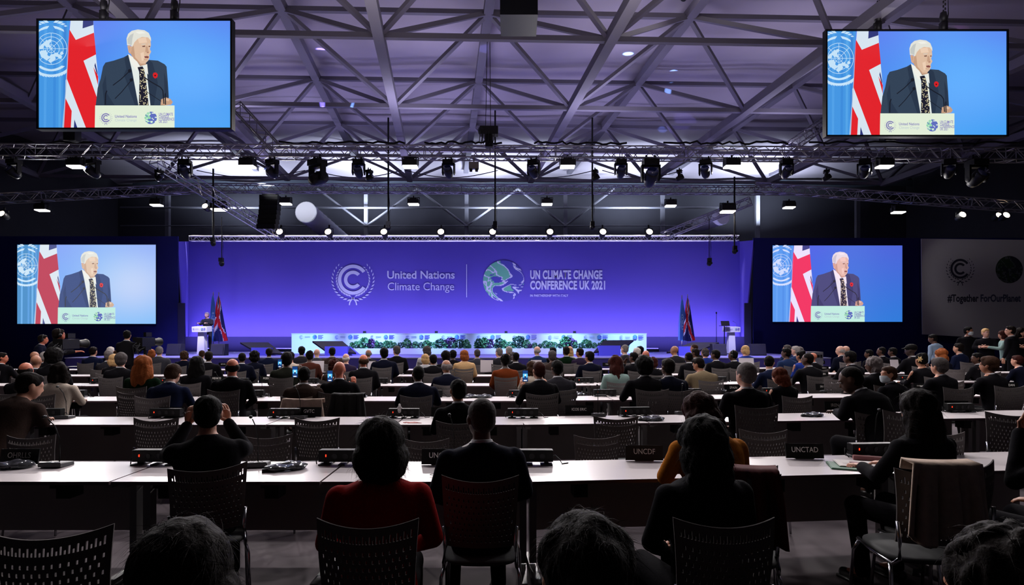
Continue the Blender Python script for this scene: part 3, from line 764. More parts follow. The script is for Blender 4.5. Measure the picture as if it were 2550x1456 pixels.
    for i, px in enumerate((905,1085,1260,1432)):
        b = MB(); b.box((0,0,.05), (.13,.1,.10)); b.box((0,-.02,.008), (.16,.14,.016)); tag(b.build('monitor_unit', M_BLK2, None, False, (XX(px,D), D+.2, 1.80)), 'small black unit standing on the panel desk, %s from its left end' % ORD[i], 'device', 'small black units on the panel desk')
    # planter and plants
    D2 = 24.1; px0, px1 = XX(868,D2), XX(1562,D2)
    t = thing('flower_box', 'low white planter box in front of the panel desk holding leafy plants', 'planter', ((px0+px1)/2, D2, .91))
    b = MB(); b.box((0,0,.12), (px1-px0,.4,.24)); b.build('box', m_w, t)
    rnd = random.Random(11); pl = []
    gm = [mat('leaf_green', (88,165,105), .6, noise_amt=.5, nscale=12.), mat('leaf_dark', (55,105,82), .6, noise_amt=.5, nscale=12.), mat('leaf_purple', (100,62,125), .6, noise_amt=.4, nscale=12.)]
    for v in range(4):
        mb = MB()
        for i in range(150):
            u, a = rnd.uniform(-1, 1), rnd.uniform(0, 6.28); rr = math.sqrt(1-u*u)*(.55+.45*rnd.random())
            c = Vector((.2*rr*math.cos(a), .13*rr*math.sin(a), .17+.16*u)); s = rnd.uniform(.03,.055)
            R = Euler((rnd.uniform(-1.2,1.2), rnd.uniform(-1.2,1.2), rnd.uniform(0,6))).to_matrix()
            mb.add([c+R@Vector(q) for q in ((-s,0,0),(-s*.5,-s*.6,.006),(s*.6,-s*.5,0),(s,0,.01),(s*.6,s*.5,0),(-s*.5,s*.6,.006))], [(0,1,2,3),(0,3,4,5)])
        st = MB()
        for k in range(5): st.path([(0,0,0),(rnd.uniform(-.06,.06),rnd.uniform(-.04,.04),.1),(rnd.uniform(-.12,.12),rnd.uniform(-.08,.08),.25)], .006, 5)
        pl.append((mb.mesh('foliage'), st.mesh('stem')))
    prof = [.8,1.2,.7,.6,.7,1.,1.3,.8,.7,1.05,1.2,.9,.6,1.2,.7,.8,1.,1.1,.9,.7,1.25,1.4,1.1,.8,.9,.95,.6,.8,1.1,1.3,.7,.6,.8,1.05,1.25,.9,1.,1.1,1.3,.9,.7]
    for i in range(56):
        x = px0+(i+.5+rnd.uniform(-.3,.3))*(px1-px0)/56; s = prof[(i*7)%40]*rnd.uniform(.9,1.25); me, sm = pl[i%4]
        g = (0,0,1,0,2,0,1,0)[(i*3)%8]; kind = ('green','dark green','purple')[g]
        t = thing('leafy_plant', 'small %s leafy plant in the stage planter, %s of the row' % (kind, ORD[i] if i < 24 else 'number %d'%(i+1)), 'plant', (x, D2+rnd.uniform(-.05,.05), 1.13), rnd.uniform(0,6), 'leafy plants in the stage planter', s)
        link('foliage', me, gm[g], t); link('stem', sm, gm[1], t)
    # lecterns
    def lectern(x, lab, D, pxw, y0, y1, w=.62):
        t = thing('lectern', lab, 'lectern', (x, D, .91))
        b = MB(); b.box((0,0,1.06), (w,.42,.22), Matrix.Rotation(math.radians(4),3,'X')); b.build('top', mat('lectern_white', (226,226,230), .45), t)
        b = MB(); b.rings([((0,.03,.0),.15,.14),((0,.03,.95),.115,.11)], None, 4); 
        b = MB(); b.loft([[Vector((sx*.16,.03+sy*.13,.03)) for sx, sy in ((-1,-1),(1,-1),(1,1),(-1,1))], [Vector((sx*.12,.03+sy*.12,.97)) for sx, sy in ((-1,-1),(1,-1),(1,1),(-1,1))]])
        b.build('pedestal', mat('lectern_white', (226,226,230), .45), t)
        b = MB(); b.box((0,.03,.012), (.5,.42,.024)); b.build('foot', mat('lectern_foot', (190,190,196), .4), t)
        d = Draw(.0005); d.sc = .001
        d.ccc(-225, 0, 42, (120,112,178), 7); d.globe(120, 0, 50, [(120,190,150),(220,235,225),(90,90,170)], 12)
        for r in range(4): d.poly([(185,-45+r*24),(270-18*(r%2),-45+r*24),(270-18*(r%2),-28+r*24),(185,-28+r*24)], (100,96,165))
        for r in range(2): d.poly([(-150,-20+r*24),(-20,-20+r*24),(-20,-10+r*24),(-150,-10+r*24)], (150,150,190))
        d.finish('printed_logos', M_PRT, t, (0,-.222,1.06))
        b = MB()
        for s in (-1, 1): b.path([(s*.22,-.05,1.17),(s*.22,-.04,1.26),(s*.2,.0,1.34),(s*.12,.08,1.40)], .006, 6); b.ell((s*.11,.085,1.41), .014)
        b.build('gooseneck_microphone', M_BLK, t, True); reparent(t, {'printed_logos':'top','gooseneck_microphone':'top'})
        return t
    lectern(XX(503,23.6), 'white lectern with the speaker behind it, beside the flags', 23.6, 38, 812, 882)
    lectern(XX(1821,24.3), 'unused white lectern at the far end of the stage, nobody behind it', 24.3, 38, 809, 872)
    # flags
    def flag(x, D, ztop, lab, kind, wid):
        t = thing('standing_flag', lab, 'flag', (x, D, .91))
        H = ztop-.91; b = MB(); b.tube((0,0,0), (0,0,H), .016, 8); b.ell((0,0,H), (.02,.02,.05)); b.lathe([(.15,0),(.15,.03),(.03,.05),(.02,.09)], (0,0,0)); b.build('pole', mat('flag_pole', (170,165,150), .35, .6), t, True)
        n, m2 = 22, 30; mb = MB()
        for j in range(m2):
            for i in range(n):
                vs = []
                for (a, c) in ((i,j),(i+1,j),(i+1,j+1),(i,j+1)):
                    u, v = a/n-.5, c/m2
                    ww = (.03+wid*v**.7); x_ = ww*u*1.2+.18*wid*v*v; y_ = -.03+.05*math.sin(u*22)*min(1,v*3)*(.4+v*.6)
                    vs.append(Vector((x_, y_, H-.12-v*(H-.12-.52)+ .10*abs(u)*v)))
                u, v = (i+.5)/n-.5, (j+.5)/m2
                if kind == 'un':
                    r = math.hypot(u*1.1, (v-.55)*1.7); mb.c = (186,214,238) if (abs(r-.2) < .025 or r < .10 or abs(r-.29) < .02) else (86,140,214)
                else:
                    q = u*.8+(v-.35); e = u*1.1-(v-.45)*.9+.1
                    mb.c = (22,30,92)
                    if abs(q) < .17 or abs(e) < .16: mb.c = (226,230,238)
                    if abs(q) < .09 or abs(e+.02) < .085: mb.c = (206,20,34)
                    if abs(v-.62-u*.9) < .10: mb.c = (206,20,34)
                o = len(mb.v); mb.add(vs, [(0,1,2,3)])
        me = mb.build('flag_cloth', mat('flag_fabric', (255,255,255), .8, attr='Col'), t, True); return t
    flag(XX(531,25.2), 25.2, ZZ(729,25.2), 'pale blue flag with a white emblem hanging beside the speaker', 'un', .42)
    flag(XX(545,25.0), 25.0, ZZ(730,25.0), 'red, white and blue flag hanging beside the speaker, right of the pale blue one', 'uk', .55)
    flag(XX(1698,26.0), 26.0, ZZ(737,26.0), 'dim blue flag standing near the unused lectern', 'un', .36)
    flag(XX(1712,25.8), 25.8, ZZ(735,25.8), 'dim red, white and blue flag standing near the unused lectern', 'uk', .40)
    # slanted tables on plinths
    m_dk = mat('slab_dark', (18,16,24), .6, spec=.2); m_pl = mat('plinth_blue', (96,96,200), .6)
    def wedge(pts, D, box, lab, sh):
        cx = XX(sum(p[0] for p in pts)/4, D); t = thing('slanted_monitor_table', lab, 'monitor stand', (cx, D, .91), 0., 'slanted dark tables on plinths')
        tp = []
        for i, (px, py) in enumerate(pts): v = P(px, py, D+(.25 if i < 2 else -.35)); tp.append(v-Vector((cx, D, .91)))
        b = MB(); b.loft([tp, [v+Vector((0,0,-.06)) for v in tp]]); b.build('slanted_top', m_dk, t)
        x0, y0, x1, y1 = box; a = P(x0, y0, D-.4)-Vector((cx, D, .91)); c = P(x1, y1, D-.4)-Vector((cx, D, .91))
        b = MB(); b.loft([[Vector((a.x,-.42,0)),Vector((c.x,-.42,0)),Vector((c.x+sh,.4,0)),Vector((a.x+sh*.2,.4,0))], [Vector((a.x,-.42,a.z)),Vector((c.x,-.42,a.z)),Vector((c.x,.0,a.z-.02)),Vector((a.x,.0,a.z-.02))]])
        b.build('plinth', m_pl, t); return t
    wedge([(778,849),(853,849),(887,878),(812,873)], 22.4, (809,862,866,886), 'slanted dark tabletop on a blue plinth in front of the planter\'s near-lectern end', .3)
    wedge([(1504,847),(1578,846),(1556,864),(1478,876)], 22.4, (1492,860,1545,886), 'slanted dark tabletop on a blue plinth at the planter end far from the speaker', -.3)
    wedge([(598,852),(668,852),(704,880),(640,876)], 22.6, (626,865,672,886), 'slanted dark tabletop on a blue plinth between the speaker and the white desk', .3)
    wedge([(1722,852),(1790,852),(1740,872),(1660,876)], 22.6, (1690,862,1735,886), 'slanted dark tabletop on a blue plinth below the dim flags', -.3)
    for i, (x0, x1, y0, y1, lb) in enumerate(((420,454,855,883,'black loudspeaker box on the stage floor, on the outer side of the speaker\'s lectern'),(529,563,856,884,'black loudspeaker box on the stage floor between the speaker and the flags'),(1772,1806,852,880,'black loudspeaker box on the stage floor beside the unused lectern, nearer the flags'),(1868,1904,850,884,'black loudspeaker box at the outer end of the stage, past the unused lectern'))):
        D = 22.3; w = (x1-x0)/F*D
        t = thing('floor_loudspeaker', lb, 'loudspeaker', (XX((x0+x1)/2, D), D, .91), 0., 'black loudspeakers on the stage')
        b = MB(); b.loft([[Vector((sx*w/2, sy*.2+.0, 0)) for sx, sy in ((-1,-1),(1,-1),(1,1),(-1,1))], [Vector((sx*w/2, sy*.14+.06, .46)) for sx, sy in ((-1,-1),(1,-1),(1,1),(-1,1))]]); b.build('cabinet', mat('speaker_box', (34,34,38), .7), t)
        b = MB(); b.box((0,-.178,.22), (w*.88,.01,.38), Matrix.Rotation(-.13,3,'X')); b.build('grille', mat('speaker_grille', (44,44,48), .6), t)
    b = MB(); D = 24.6; b.tube((0,0,0), (0,0,1.75), .012, 6); b.lathe([(.14,0),(.14,.02),(.02,.03)], (0,0,0)); b.ell((0,0,1.78), (.03,.03,.05)); tag(b.build('microphone_stand', M_BLK, None, True, (XX(1784,D), D, .91)), 'thin black upright microphone stand between the dim flags and the unused lectern', 'stand')
    b = MB(); D = 24.0; b.box((0,0,.02), (.36,.26,.02)); b.box((-.02,-.15,.12), (.36,.015,.22), Matrix.Rotation(-.4,3,'X')); tag(b.build('laptop', M_BLK, None, False, (XX(1806,D), D+.1, .91+1.21-.02)), 'open black laptop beside the unused lectern top', 'laptop')
    b = MB(); b.tube((0,0,0),(0,0,1.2),.02,8); b.lathe([(.2,0),(.2,.02),(.03,.03)],(0,0,0)); tag(b.build('laptop_stand', M_BLK, None, False, (XX(1806,D), D+.1, .91)), 'thin black stand holding the laptop beside the unused lectern', 'stand')
    # two upright dark panels at the backdrop ends
    for px, lb in ((452,'tall dark board standing at the outer end of the backdrop by the speaker'),(1862,'tall dark board standing at the backdrop end by the unused lectern')):
        D = 24.4; b = MB(); b.box((0,0,1.1), (.28,.08,2.2)); tag(b.build('dark_board', mat('dark_board', (26,24,60), .7), None, False, (XX(px,D), D, .91)), lb, 'board')
    # pale banner
    D = 25.4; m_b = mat('banner_cloth', (190,186,192), .85, noise_amt=.08, nscale=.6)
    t = thing('hanging_banner', 'large pale grey banner with two emblems and a slogan beside the navy wall', 'banner', P(2440,715,D))
    o = P(2440,715,D); q = [P(2297,832,D)-o, P(2640,852,D)-o, P(2640,598,D)-o, P(2294,594,D)-o]
    b = MB(); b.loft([q, [v+Vector((0,.03,0)) for v in q]]); b.build('cloth', m_b, t)
    d = Draw(.0006); d.sc = D/F; d.ccc(2391-2440, 669-715, 31, (50,50,66), 10); d.finish('emblem', M_PRT, t, (0,-.004,0))
    d = Draw(.0006); d.sc = D/F; d.globe(2513-2440, 671-715, 34, [(44,62,44),(86,90,92),(40,42,52)], 26, .7)
    d.finish('globe_emblem', M_PRT, t, (0,-.004,0))
    me = text_mesh('#Together', 25*D/F, bold=.8*D/F, sx=.7, align='LEFT'); tw = max(v.co.x for v in me.vertices)
    for v in me.vertices: v.co.x *= (2437-2360)*D/F/tw
    link('slogan', me, mat('slogan_dark', (46,46,62), .8), t, P(2360,743,D-.01)-o)
    me = text_mesh('ForOurPlanet', 25*D/F, bold=.8*D/F, sx=.7, align='LEFT'); tw = max(v.co.x for v in me.vertices)
    for v in me.vertices: v.co.x *= (2542-2441)*D/F/tw
    link('slogan', me, mat('slogan_blue', (70,74,98), .8), t, P(2441,743,D-.01)-o)
# ---------------------------------------------------------------- hall shell
def shell():
    b = MB(); b.box((0,16,-.05), (60,52,.1)); struct(b.build('floor', mat('carpet', (98,88,94), .9, noise_amt=.45, nscale=2.2, bump=.3)))
    b = MB(); b.box((0,1.1,.004), (50,3.72,.008)); struct(b.build('floor_dark_strip', mat('carpet_dark', (9,10,15), .95, spec=.05)))
    # fabric roof, sagging a little in every bay
    nx, ny = 60, 76; x0, x1, y0, y1 = -30, 30, 2, 39; vs = []; fs = []
    for j in range(ny+1):
        for i in range(nx+1):
            x = x0+(x1-x0)*i/nx; y = y0+(y1-y0)*j/ny; ph = (y-18.3-.035*x)/4.8
            z = 12.62+.16*math.cos(2*math.pi*ph)+.05*math.cos(2*math.pi*(x+.125*y)/6.6)
            if y > 32: z -= (y-32)*.07
            vs.append((x, y, z))
    for j in range(ny):
        for i in range(nx): a = j*(nx+1)+i; fs.append((a, a+1, a+nx+2, a+nx+1))
    mb = MB(); mb.add(vs, fs); struct(mb.build('ceiling', mat('tent_fabric', (168,160,172), .8, noise_amt=.1, nscale=.5, spec=.3), None, True))
    m_w = mat('end_wall', (46,46,54), .85, noise_amt=.2, nscale=1.)
    for nm, c, d in (('wall_front', (0,38.5,5.9), (60,.1,12.2)), ('wall_left_side', (-27,16,6.3), (.1,52,12.6)), ('wall_right_side', (27,16,6.3), (.1,52,12.6)), ('wall_rear', (0,-8,6.3), (60,.1,12.6))):
        b = MB(); b.box(c, d); struct(b.build(nm, m_w))
    # scalloped valance below the fabric at the far end
    mb = MB(); D = 37.8; z = ZZ(455, D)
    for px in range(330, 2120, 290):
        xa, xb = XX(px, D), XX(px+290, D); n = 14
        for i in range(n):
            u, v = i/n, (i+1)/n; f = lambda t: z-.02+.26*(1-abs(2*t-1)**1.4)
            mb.add([(xa+(xb-xa)*u, D, f(u)), (xa+(xb-xa)*v, D, f(v)), (xa+(xb-xa)*v, D, f(v)-.42), (xa+(xb-xa)*u, D, f(u)-.42)], [(0,1,2,3)])
    struct(mb.build('trim_valance', mat('valance', (58,66,76), .8)))
    m_s = mat('frame_steel', (104,104,112), .5, .25)
    # columns and rails of the far gable
    for px in (172, 418, 912, 1162, 1408, 1650, 1886, 2135):
        D = 36.4; b = MB(); b.box((XX(px,D), D, 5.4), (.24,.24,10.8)); struct(b.build('column', m_s))
    for py, r in ((517,.065),(562,.035)):
        D = 36; b = MB(); b.tube((XX(300,D),D,ZZ(py,D)), (XX(1790,D),D,ZZ(py,D)), r, 8); struct(b.build('trim_gable_rail', m_s))
    D = 36.2
    for (xa, ya, xb, yb) in ((912,562,1040,470),(1162,562,1040,470),(1162,562,1290,470),(1408,562,1290,470),(1408,562,1530,470),(912,562,790,470)):
        b = MB(); b.tube(P(xa,ya,D), P(xb,yb,D), .07, 6); struct(b.build('column_brace', m_s))
def roof():
    m_s = mat('roof_steel', (104,100,112), .7, .0)
    root = bpy.data.objects.new('ceiling_frame', None); COL.objects.link(root); root['kind'] = 'structure'; root['label'] = 'grey steel space frame carrying the tent roof'
    ZT, ZB = 12.2, 10.22
    T = lambda i, j: Vector((-.78+6.6*i-.6*j, 18.3+4.9*j+.033*(6.6*i), ZT))
    B = lambda i, j: Vector((-.78+6.6*(i+.5)-.6*(j-.5), 18.3+4.9*(j-.45)+.033*6.6*(i+.5), ZB))
    I = range(-4, 5); J = range(-2, 4)
    def bar(nm, p, q, r):
        b = MB(); b.tube(p, q, r*1.25, 4); b.build(nm, m_s, root)
    for j in J:
        bar('top_chord', T(-4,j), T(4,j), .085)
        bar('bottom_chord', B(-4,j), B(3,j), .085)
    for i in I: bar('top_chord', T(i,-2), T(i,3)+(T(i,3)-T(i,2))*.6, .17)
    for i in range(-4, 4): bar('bottom_chord', B(i,-2), B(i,3), .17)
    for i in range(-4, 4):
        mb = MB(); nodes = MB()
        for j in range(-2, 4):
            for a, c in ((i,j-1),(i+1,j-1),(i,j),(i+1,j)):
                if -2 <= c <= 3: mb.tube(B(i,j), T(a,c), .095, 4)
            nodes.ell(B(i,j), (.2,.2,.16), None, 10, 6)
        mb.build('brace', m_s, root); nodes.build('node_plate', m_s, root, True)
def truss(name, label, p, q, size=.42, m=None, tri=False, group='lighting trusses', r=.025, flat=True):
    p, q = Vector(p), Vector(q); t = thing(name, label, 'truss', p, 0., group); d = q-p; L = d.length; u = d.normalized()
    n = Vector((0,0,1)); s = u.cross(n).normalized()*size/2; n = s.cross(u).normalized()*size/2; 
    if n.z < 0: n = -n
    cs = [s+n, s-n, -s-n, -s+n]
    m = m or mat('truss_alu', (140,138,145), .35, .8)
    for c in cs: b = MB(); b.tube(c, c+d, r, 8); b.build('chord', m, t)
    b = MB(); k = max(1, int(L/(size*.95)))
    for f in range(4):
        a, c = cs[f], cs[(f+1)%4]
        for i in range(k):
            x0, x1 = u*L*i/k, u*L*(i+1)/k
            if i % 2: a_, c_ = c, a
            else: a_, c_ = a, c
            b.tube(a_+x0, c_+x1, r*.55, 5, cap=False)
            if i % 6 == 0: b.tube(a+x0, c+x0, r*.6, 5, cap=False)
    b.build('bracing', m, t)
    return t
# ---------------------------------------------------------------- lamps
def lamp_body_protos():
    pr = {}
    t = thing('moving_head_light', 'p', 'stage light')       # hangs below its origin
    b = MB(); b.box((0,0,-.08), (.36,.30,.14)); b.box((0,0,-.01), (.1,.05,.04)); b.box((-.1,0,.05), (.04,.05,.12)); b.box((.1,0,.05), (.04,.05,.12)); b.build('base', M_BLK, t)
    b = MB()
    for s in (-1, 1): b.box((s*.20,0,-.30), (.05,.14,.34)); b.ell((s*.20,0,-.45), (.03,.09,.09))
    b.box((0,0,-.17), (.44,.14,.05)); b.build('yoke', M_BLK, t)
    R = Matrix.Rotation(math.radians(62), 3, 'X')
    b = MB(); b.lathe([(.0,-.2),(.10,-.2),(.14,-.1),(.155,.05),(.15,.2),(.135,.24)], (0,0,-.45), R, 18); b.build('head', M_BLK, t, True)
    b = MB(); b.lathe([(.0,.235),(.135,.236),(.135,.245),(0,.252)], (0,0,-.45), R, 18); b.build('lens', mat('lens_glass', (30,40,80), .05, spec=1.), t, True)
    reparent(t, {'lens':'head'})
    b = MB(); b.path([(.17*math.cos(a), .17*math.sin(a)*.5-.1, -.44+.17*math.sin(a)*.86) for a in [math.radians(30+120*i/10) for i in range(11)]], .008, 6); b.build('handle_ring', mat('ring_grey', (120,124,132), .3, .5), t, True)
    pr['head'] = t
    t = thing('flood_light', 'p', 'flood light')
    b = MB(); b.box((0,0,-.16), (.50,.34,.2)); b.box((0,0,-.04), (.3,.22,.06)); 
    for i in range(6): b.box((-.2+.08*i,0,-.01), (.012,.26,.07))
    b.build('housing', M_BLK2, t)
    b = MB()
    for s in (-1, 1): b.box((s*.28,0,-.1), (.02,.06,.26))
    b.box((0,0,.03), (.58,.06,.02)); b.box((0,0,.07), (.05,.05,.1)); b.build('yoke', M_BLK, t)
    b = MB(); R = Matrix.Rotation(math.radians(-4), 3, 'X'); b.box((0,0,-.28), (.48,.28,.05), R); b.build('emitter', mat('lamp_white', (255,246,240), .4, emit=7.), t)
    pr['flood'] = t
    t = thing('round_spotlight', 'p', 'spotlight')
    R = Matrix.Rotation(math.radians(68), 3, 'X')
    b = MB(); b.lathe([(.0,-.16),(.08,-.16),(.12,-.06),(.13,.12),(.125,.16)], (0,0,-.24), R, 16); b.build('can', M_BLK, t, True)
    b = MB(); b.path([(-.15,0,-.24),(-.15,0,-.05),(0,0,0),(.15,0,-.05),(.15,0,-.24)], .012, 6); b.box((0,0,.05), (.05,.05,.1)); b.build('yoke', M_BLK, t)
    b = MB(); b.lathe([(.0,.15),(.115,.152),(.115,.16),(0,.166)], (0,0,-.24), R, 16); b.build('lens', mat('lamp_warm', (255,226,190), .4, emit=14.), t)
    reparent(t, {'lens':'can'})
    pr['warm'] = t
    return pr
def place(pr, kind, loc, label, group, done, rz=0., scale=1.):
    if kind not in done:
        o = pr[kind]; o.location = loc; o.rotation_euler.z = rz; o['label'] = label; o['group'] = group; o.scale = (scale,)*3; done.add(kind); return o
    return dup(pr[kind], loc, rz, label, group, scale)
def add_light(kind, loc, aim, energy, color, name, size=.5, sizey=None, spot=60, blend=.6):
    l = bpy.data.lights.new(name, kind); l.energy = energy; l.color = color
    if kind == 'AREA':
        l.size = size
        if sizey: l.shape = 'RECTANGLE'; l.size_y = sizey
        l.spread = math.radians(spot*1. if spot != 60 else 180)
    if kind == 'SPOT': l.spot_size = math.radians(spot); l.spot_blend = blend; l.shadow_soft_size = size
    if kind == 'POINT': l.shadow_soft_size = size
    o = bpy.data.objects.new(name, l); COL.objects.link(o); o.location = loc
    o.rotation_euler = (Vector(aim)-Vector(loc)).to_track_quat('-Z', 'Y').to_euler()
    return o
def rig():
    DA, DB, DC = 19.5, 24.0, 26.6
    zA = ZZ(376, DA); zB = ZZ(468, DB); zC = ZZ(594, DC)
    truss('lighting_truss', 'nearer lighting truss crossing the whole hall below the hanging screens', (-19, DA, zA), (19, DA+.2, zA-.08), .40)
    truss('lighting_truss', 'farther lighting truss crossing the hall above the stage', (-15, DB, zB), (12.5, DB+.2, zB-.05), .32)
    truss('lighting_truss', 'brightly lit silver truss running along the top of the backdrop', P(474,594,DC), P(1838,593,DC), .22, mat('truss_lit_tone', (240,240,242), .3, .3), r=.02)  # paler metal than the other trusses, lamp light put into its colour
    truss('lighting_truss', 'dim truss sloping away from the farther truss over the navy wall on the speaker\'s side', P(-40,496,22), P(470,470,24), .34)
    truss('lighting_truss', 'dim truss sloping down from the farther truss towards the pale banner', P(1880,466,24), P(2620,520,21), .34)
    truss('lighting_truss', 'slanting truss running down from the near truss to the first warm backdrop lamp', P(385,395,20.5), P(690,585,26.2), .40)
    truss('lighting_truss', 'short slanting truss ending beside the last warm backdrop lamp', P(1870,500,24.5), P(1650,588,26.4), .32)
    truss('lighting_truss', 'steep truss hanging from the roof between the hanging screen and the near truss', P(590,265,19), P(690,372,19.4), .34)
    truss('lighting_truss', 'short dim truss high up beside the right-hand hanging screen above the near truss', P(1960,372,21), P(2060,300,23), .34)
    pr = lamp_body_protos(); done = set()
    zA2 = zA-.22; A = DA-.05
    for i, px in enumerate((35,233,461,678,893,1117,1329,1546,1757,1958,2152,2363)):
        place(pr, 'head', (XX(px,A), A, zA2-.1), 'black moving stage light under the nearer lighting truss, %s from the left' % ORD[i], 'moving lights under the nearer truss', done, random.uniform(-.5,.5), 1.0)
    for i, px in enumerate((790,1620,2432)):
        place(pr, 'head', (XX(px,A), A, zA2-.1), ('large black moving light with a blue glint under the nearer truss','large black moving light under the nearer truss beside a flood light','large black moving light under the nearer truss below the right-hand screen')[i], 'large moving lights under the nearer truss', done, 2.6 if i == 0 else 0., 1.45)
    for i, px in enumerate((385,915,1485,1697,2068)):
        place(pr, 'head', (XX(px,A), A+.25, zA2-.38), 'small dark spotlight hanging a little below the nearer truss, %s from the left' % ORD[i], 'small dark spotlights under the nearer truss', done, 1.2, .62)
    t = thing('emergency_light', 'grey box with two small lamps under the nearer truss, beside the middle pipe', 'light', (XX(1180,A), A, zA2-.30))
    b = MB(); b.box((0,0,0), (.34,.14,.24)); b.box((0,0,.2), (.04,.04,.2)); b.build('box', mat('box_beige', (120,112,112), .6), t)
    b = MB()
    for s in (-1, 1): b.lathe([(0,0),(.05,0),(.06,.09),(0,.09)], (s*.1,-.05,-.22), None, 12)
    b.build('lamp', M_BLK2, t, True)
    for i, px in enumerate((190,617,1022,1413,1822,2202)):
        place(pr, 'flood', (XX(px,A), A, zA2-.06), 'lit rectangular flood light under the nearer lighting truss, %s from the left' % ORD[i], 'flood lights under the nearer truss', done)
    for i, (px, py, D) in enumerate(((105,508,22.6),(390,496,23.8),(545,503,24),(712,493,24),(1030,494,24),(1362,494,24),(1670,498,24),(1812,508,24),(1965,502,24),(2237,513,22.3))):
        place(pr, 'flood', P(px, py, D-.05), 'lit rectangular flood light on the farther truss line, %s from the left' % ORD[i], 'flood lights on the farther truss line', done, 0, .9 if px not in (545,1812) else 1.15)
    for i, (px, py, D) in enumerate(((12,522,22),(515,504,24),(2390,524,21.5),(2480,526,22.4),(2498,525,21.2))):
        place(pr, 'warm', P(px, py, D), 'bright round spotlight high above the side wall, %s from the left' % ORD[i], 'round spotlights above the side walls', done)
    for i, px in enumerate((700,820,958,1099,1227,1369,1500,1615)):
        place(pr, 'warm', (XX(px,DC-.25), DC-.25, ZZ(569,DC)), 'warm round spotlight on the backdrop truss, %s from the left' % ORD[i], 'warm spotlights on the backdrop truss', done, 0, 1.25)
    # vertical drop pipes
    for i, (px, y0, y1, D, lb) in enumerate(((967,293,560,22.5,'long black pipe hanging above the double-C emblem'),(1233,275,560,22.5,'long black pipe hanging in the middle of the hall, below the chain hoist'),(1475,293,560,22.5,'long black pipe hanging above the conference title'),(1829,440,620,24,'black pipe hanging at the backdrop end by the unused lectern'),(531,420,600,23,'black pipe hanging over the lectern with the speaker'),(552,540,650,23,'thin black pipe ending in a small camera over the speaker\'s flags'),(1766,545,650,24.5,'thin black pipe with a small camera above the dim flags'),(174,0,1,23,''))):
        if y1 < 10: continue
        b = MB(); o = P(px, y1, D); b.tube((0,0,0), P(px,y0,D)-o, .035 if i < 5 else .015, 8)
        b.path([(.05,-.03,.1),(.07,-.03,.6),(.03,-.04,1.2)], .012, 5); t = thing('drop_pipe', lb, 'pipe', o, 0., 'black pipes hanging from the trusses'); b.build('pipe', M_BLK, t)
        b = MB(); b.ell((0,0,-.1), (.10,.10,.12)); b.box((0,-.04,.05), (.16,.14,.16)); b.lathe([(0,0),(.06,0),(.06,.05)], (.03,-.12,-.1), Matrix.Rotation(math.pi/2,3,'X'), 10); b.build('camera', M_BLK, t)
    # line array loudspeaker
    D = 24.8; t = thing('line_array_loudspeaker', 'black line array loudspeaker hanging beside the white duct over the stage', 'loudspeaker', P(673,487,D))
    w, h = 45/F*D, 86/F*D
    for k in range(7):
        b = MB(); a = k*.03; b.box((0,-.02*k*k*.4,-h*(k+.5)/7), (w,.4,h/7*.94), Matrix.Rotation(a,3,'X')); b.build('cabinet', M_BLK, t)
    b = MB(); b.box((0,0,.06), (w*.8,.3,.06)); b.build('rigging_frame', M_BLK2, t)
    D = 12.5; t = thing('projector', 'dark box-shaped projector hanging at the very top above the middle of the hall', 'projector', P(1292,46,D))
    b = MB(); b.box((0,.3,.25), (93/F*D,.9,.5)); b.build('body', mat('projector_body', (26,28,36), .6, spec=.2), t)
    b = MB(); b.box((0,.3,.56), (.5,.5,.1)); b.tube((0,.3,.6),(0,.3,1.6),.03,8); b.build('bracket', M_BLK2, t)
    # chain hoist in the middle
    D = 19.3; t = thing('chain_hoist', 'black chain hoist with looped chain bag above the nearer truss in mid-hall', 'hoist', P(1218,345,D))
    b = MB(); b.box((0,0,.25), (.62,.3,.28)); b.ell((-.25,0,.27), (.14,.17,.17)); b.box((0,0,-.1), (.26,.2,.4)); b.build('motor', M_BLK2, t)
    b = MB()
    for k in range(5): b.path([(-.3+.1*k,-.15,.2),(-.32+.1*k,-.2,-.15),(-.28+.1*k,-.18,-.25),(-.24+.1*k,-.15,-.1),(-.22+.1*k,-.13,.2)], .014, 5)
    for s in (-.12, .05): b.path([(s,0,.4),(s*.5,0,3.6)], .012, 5)
    b.build('chain', M_BLK2, t)
    # ducts
    def duct(pa, pb, D1, D2, r, lb):
        t = thing('air_duct', lb, 'duct', P(*pb, D2)); a = P(*pa, D1)-P(*pb, D2); n = 9; b = MB()
        d = a.normalized(); R = d.to_track_quat('Z','Y').to_matrix(); L = a.length; pf = []
        for k in range(n*3+1): pf.append((r*(1+.025*math.cos(k*2*math.pi/3)), L*k/(n*3)))
        b.lathe([(r*.97,0)]+pf, (0,0,0), R, 24); b.build('duct_tube', mat('duct_white', (200,205,215), .6), t, True)
        b = MB(); b.lathe([(0,-.02),(r*.96,-.02),(r*.96,.01)], (0,0,0), R, 24); b.build('grille', mat('duct_grille', (225,228,235), .6), t)
    duct((850,600), (762,528), 33.5, 27.6, .52, 'fat white air duct hanging over the stage beside the black line array')
    duct((1740,560), (1800,540), 29.5, 27.2, .36, 'short pale air duct behind the flare of the brightest flood light')
    # straps and cables at the near truss
    for i, (px, lb) in enumerate(((180,'left of the hanging screen edge'),(2210,'below the right-hand hanging screen'))):
        b = MB(); b.box((0,0,.2), (.4,.3,.4)); b.box((0,0,.7), (.1,.1,.7)); tag(b.build('hoist_motor', M_BLK2, None, False, P(px,352,DA)), 'black hoist motor sitting on the nearer truss, %s' % lb, 'hoist')
    rnd = random.Random(4)
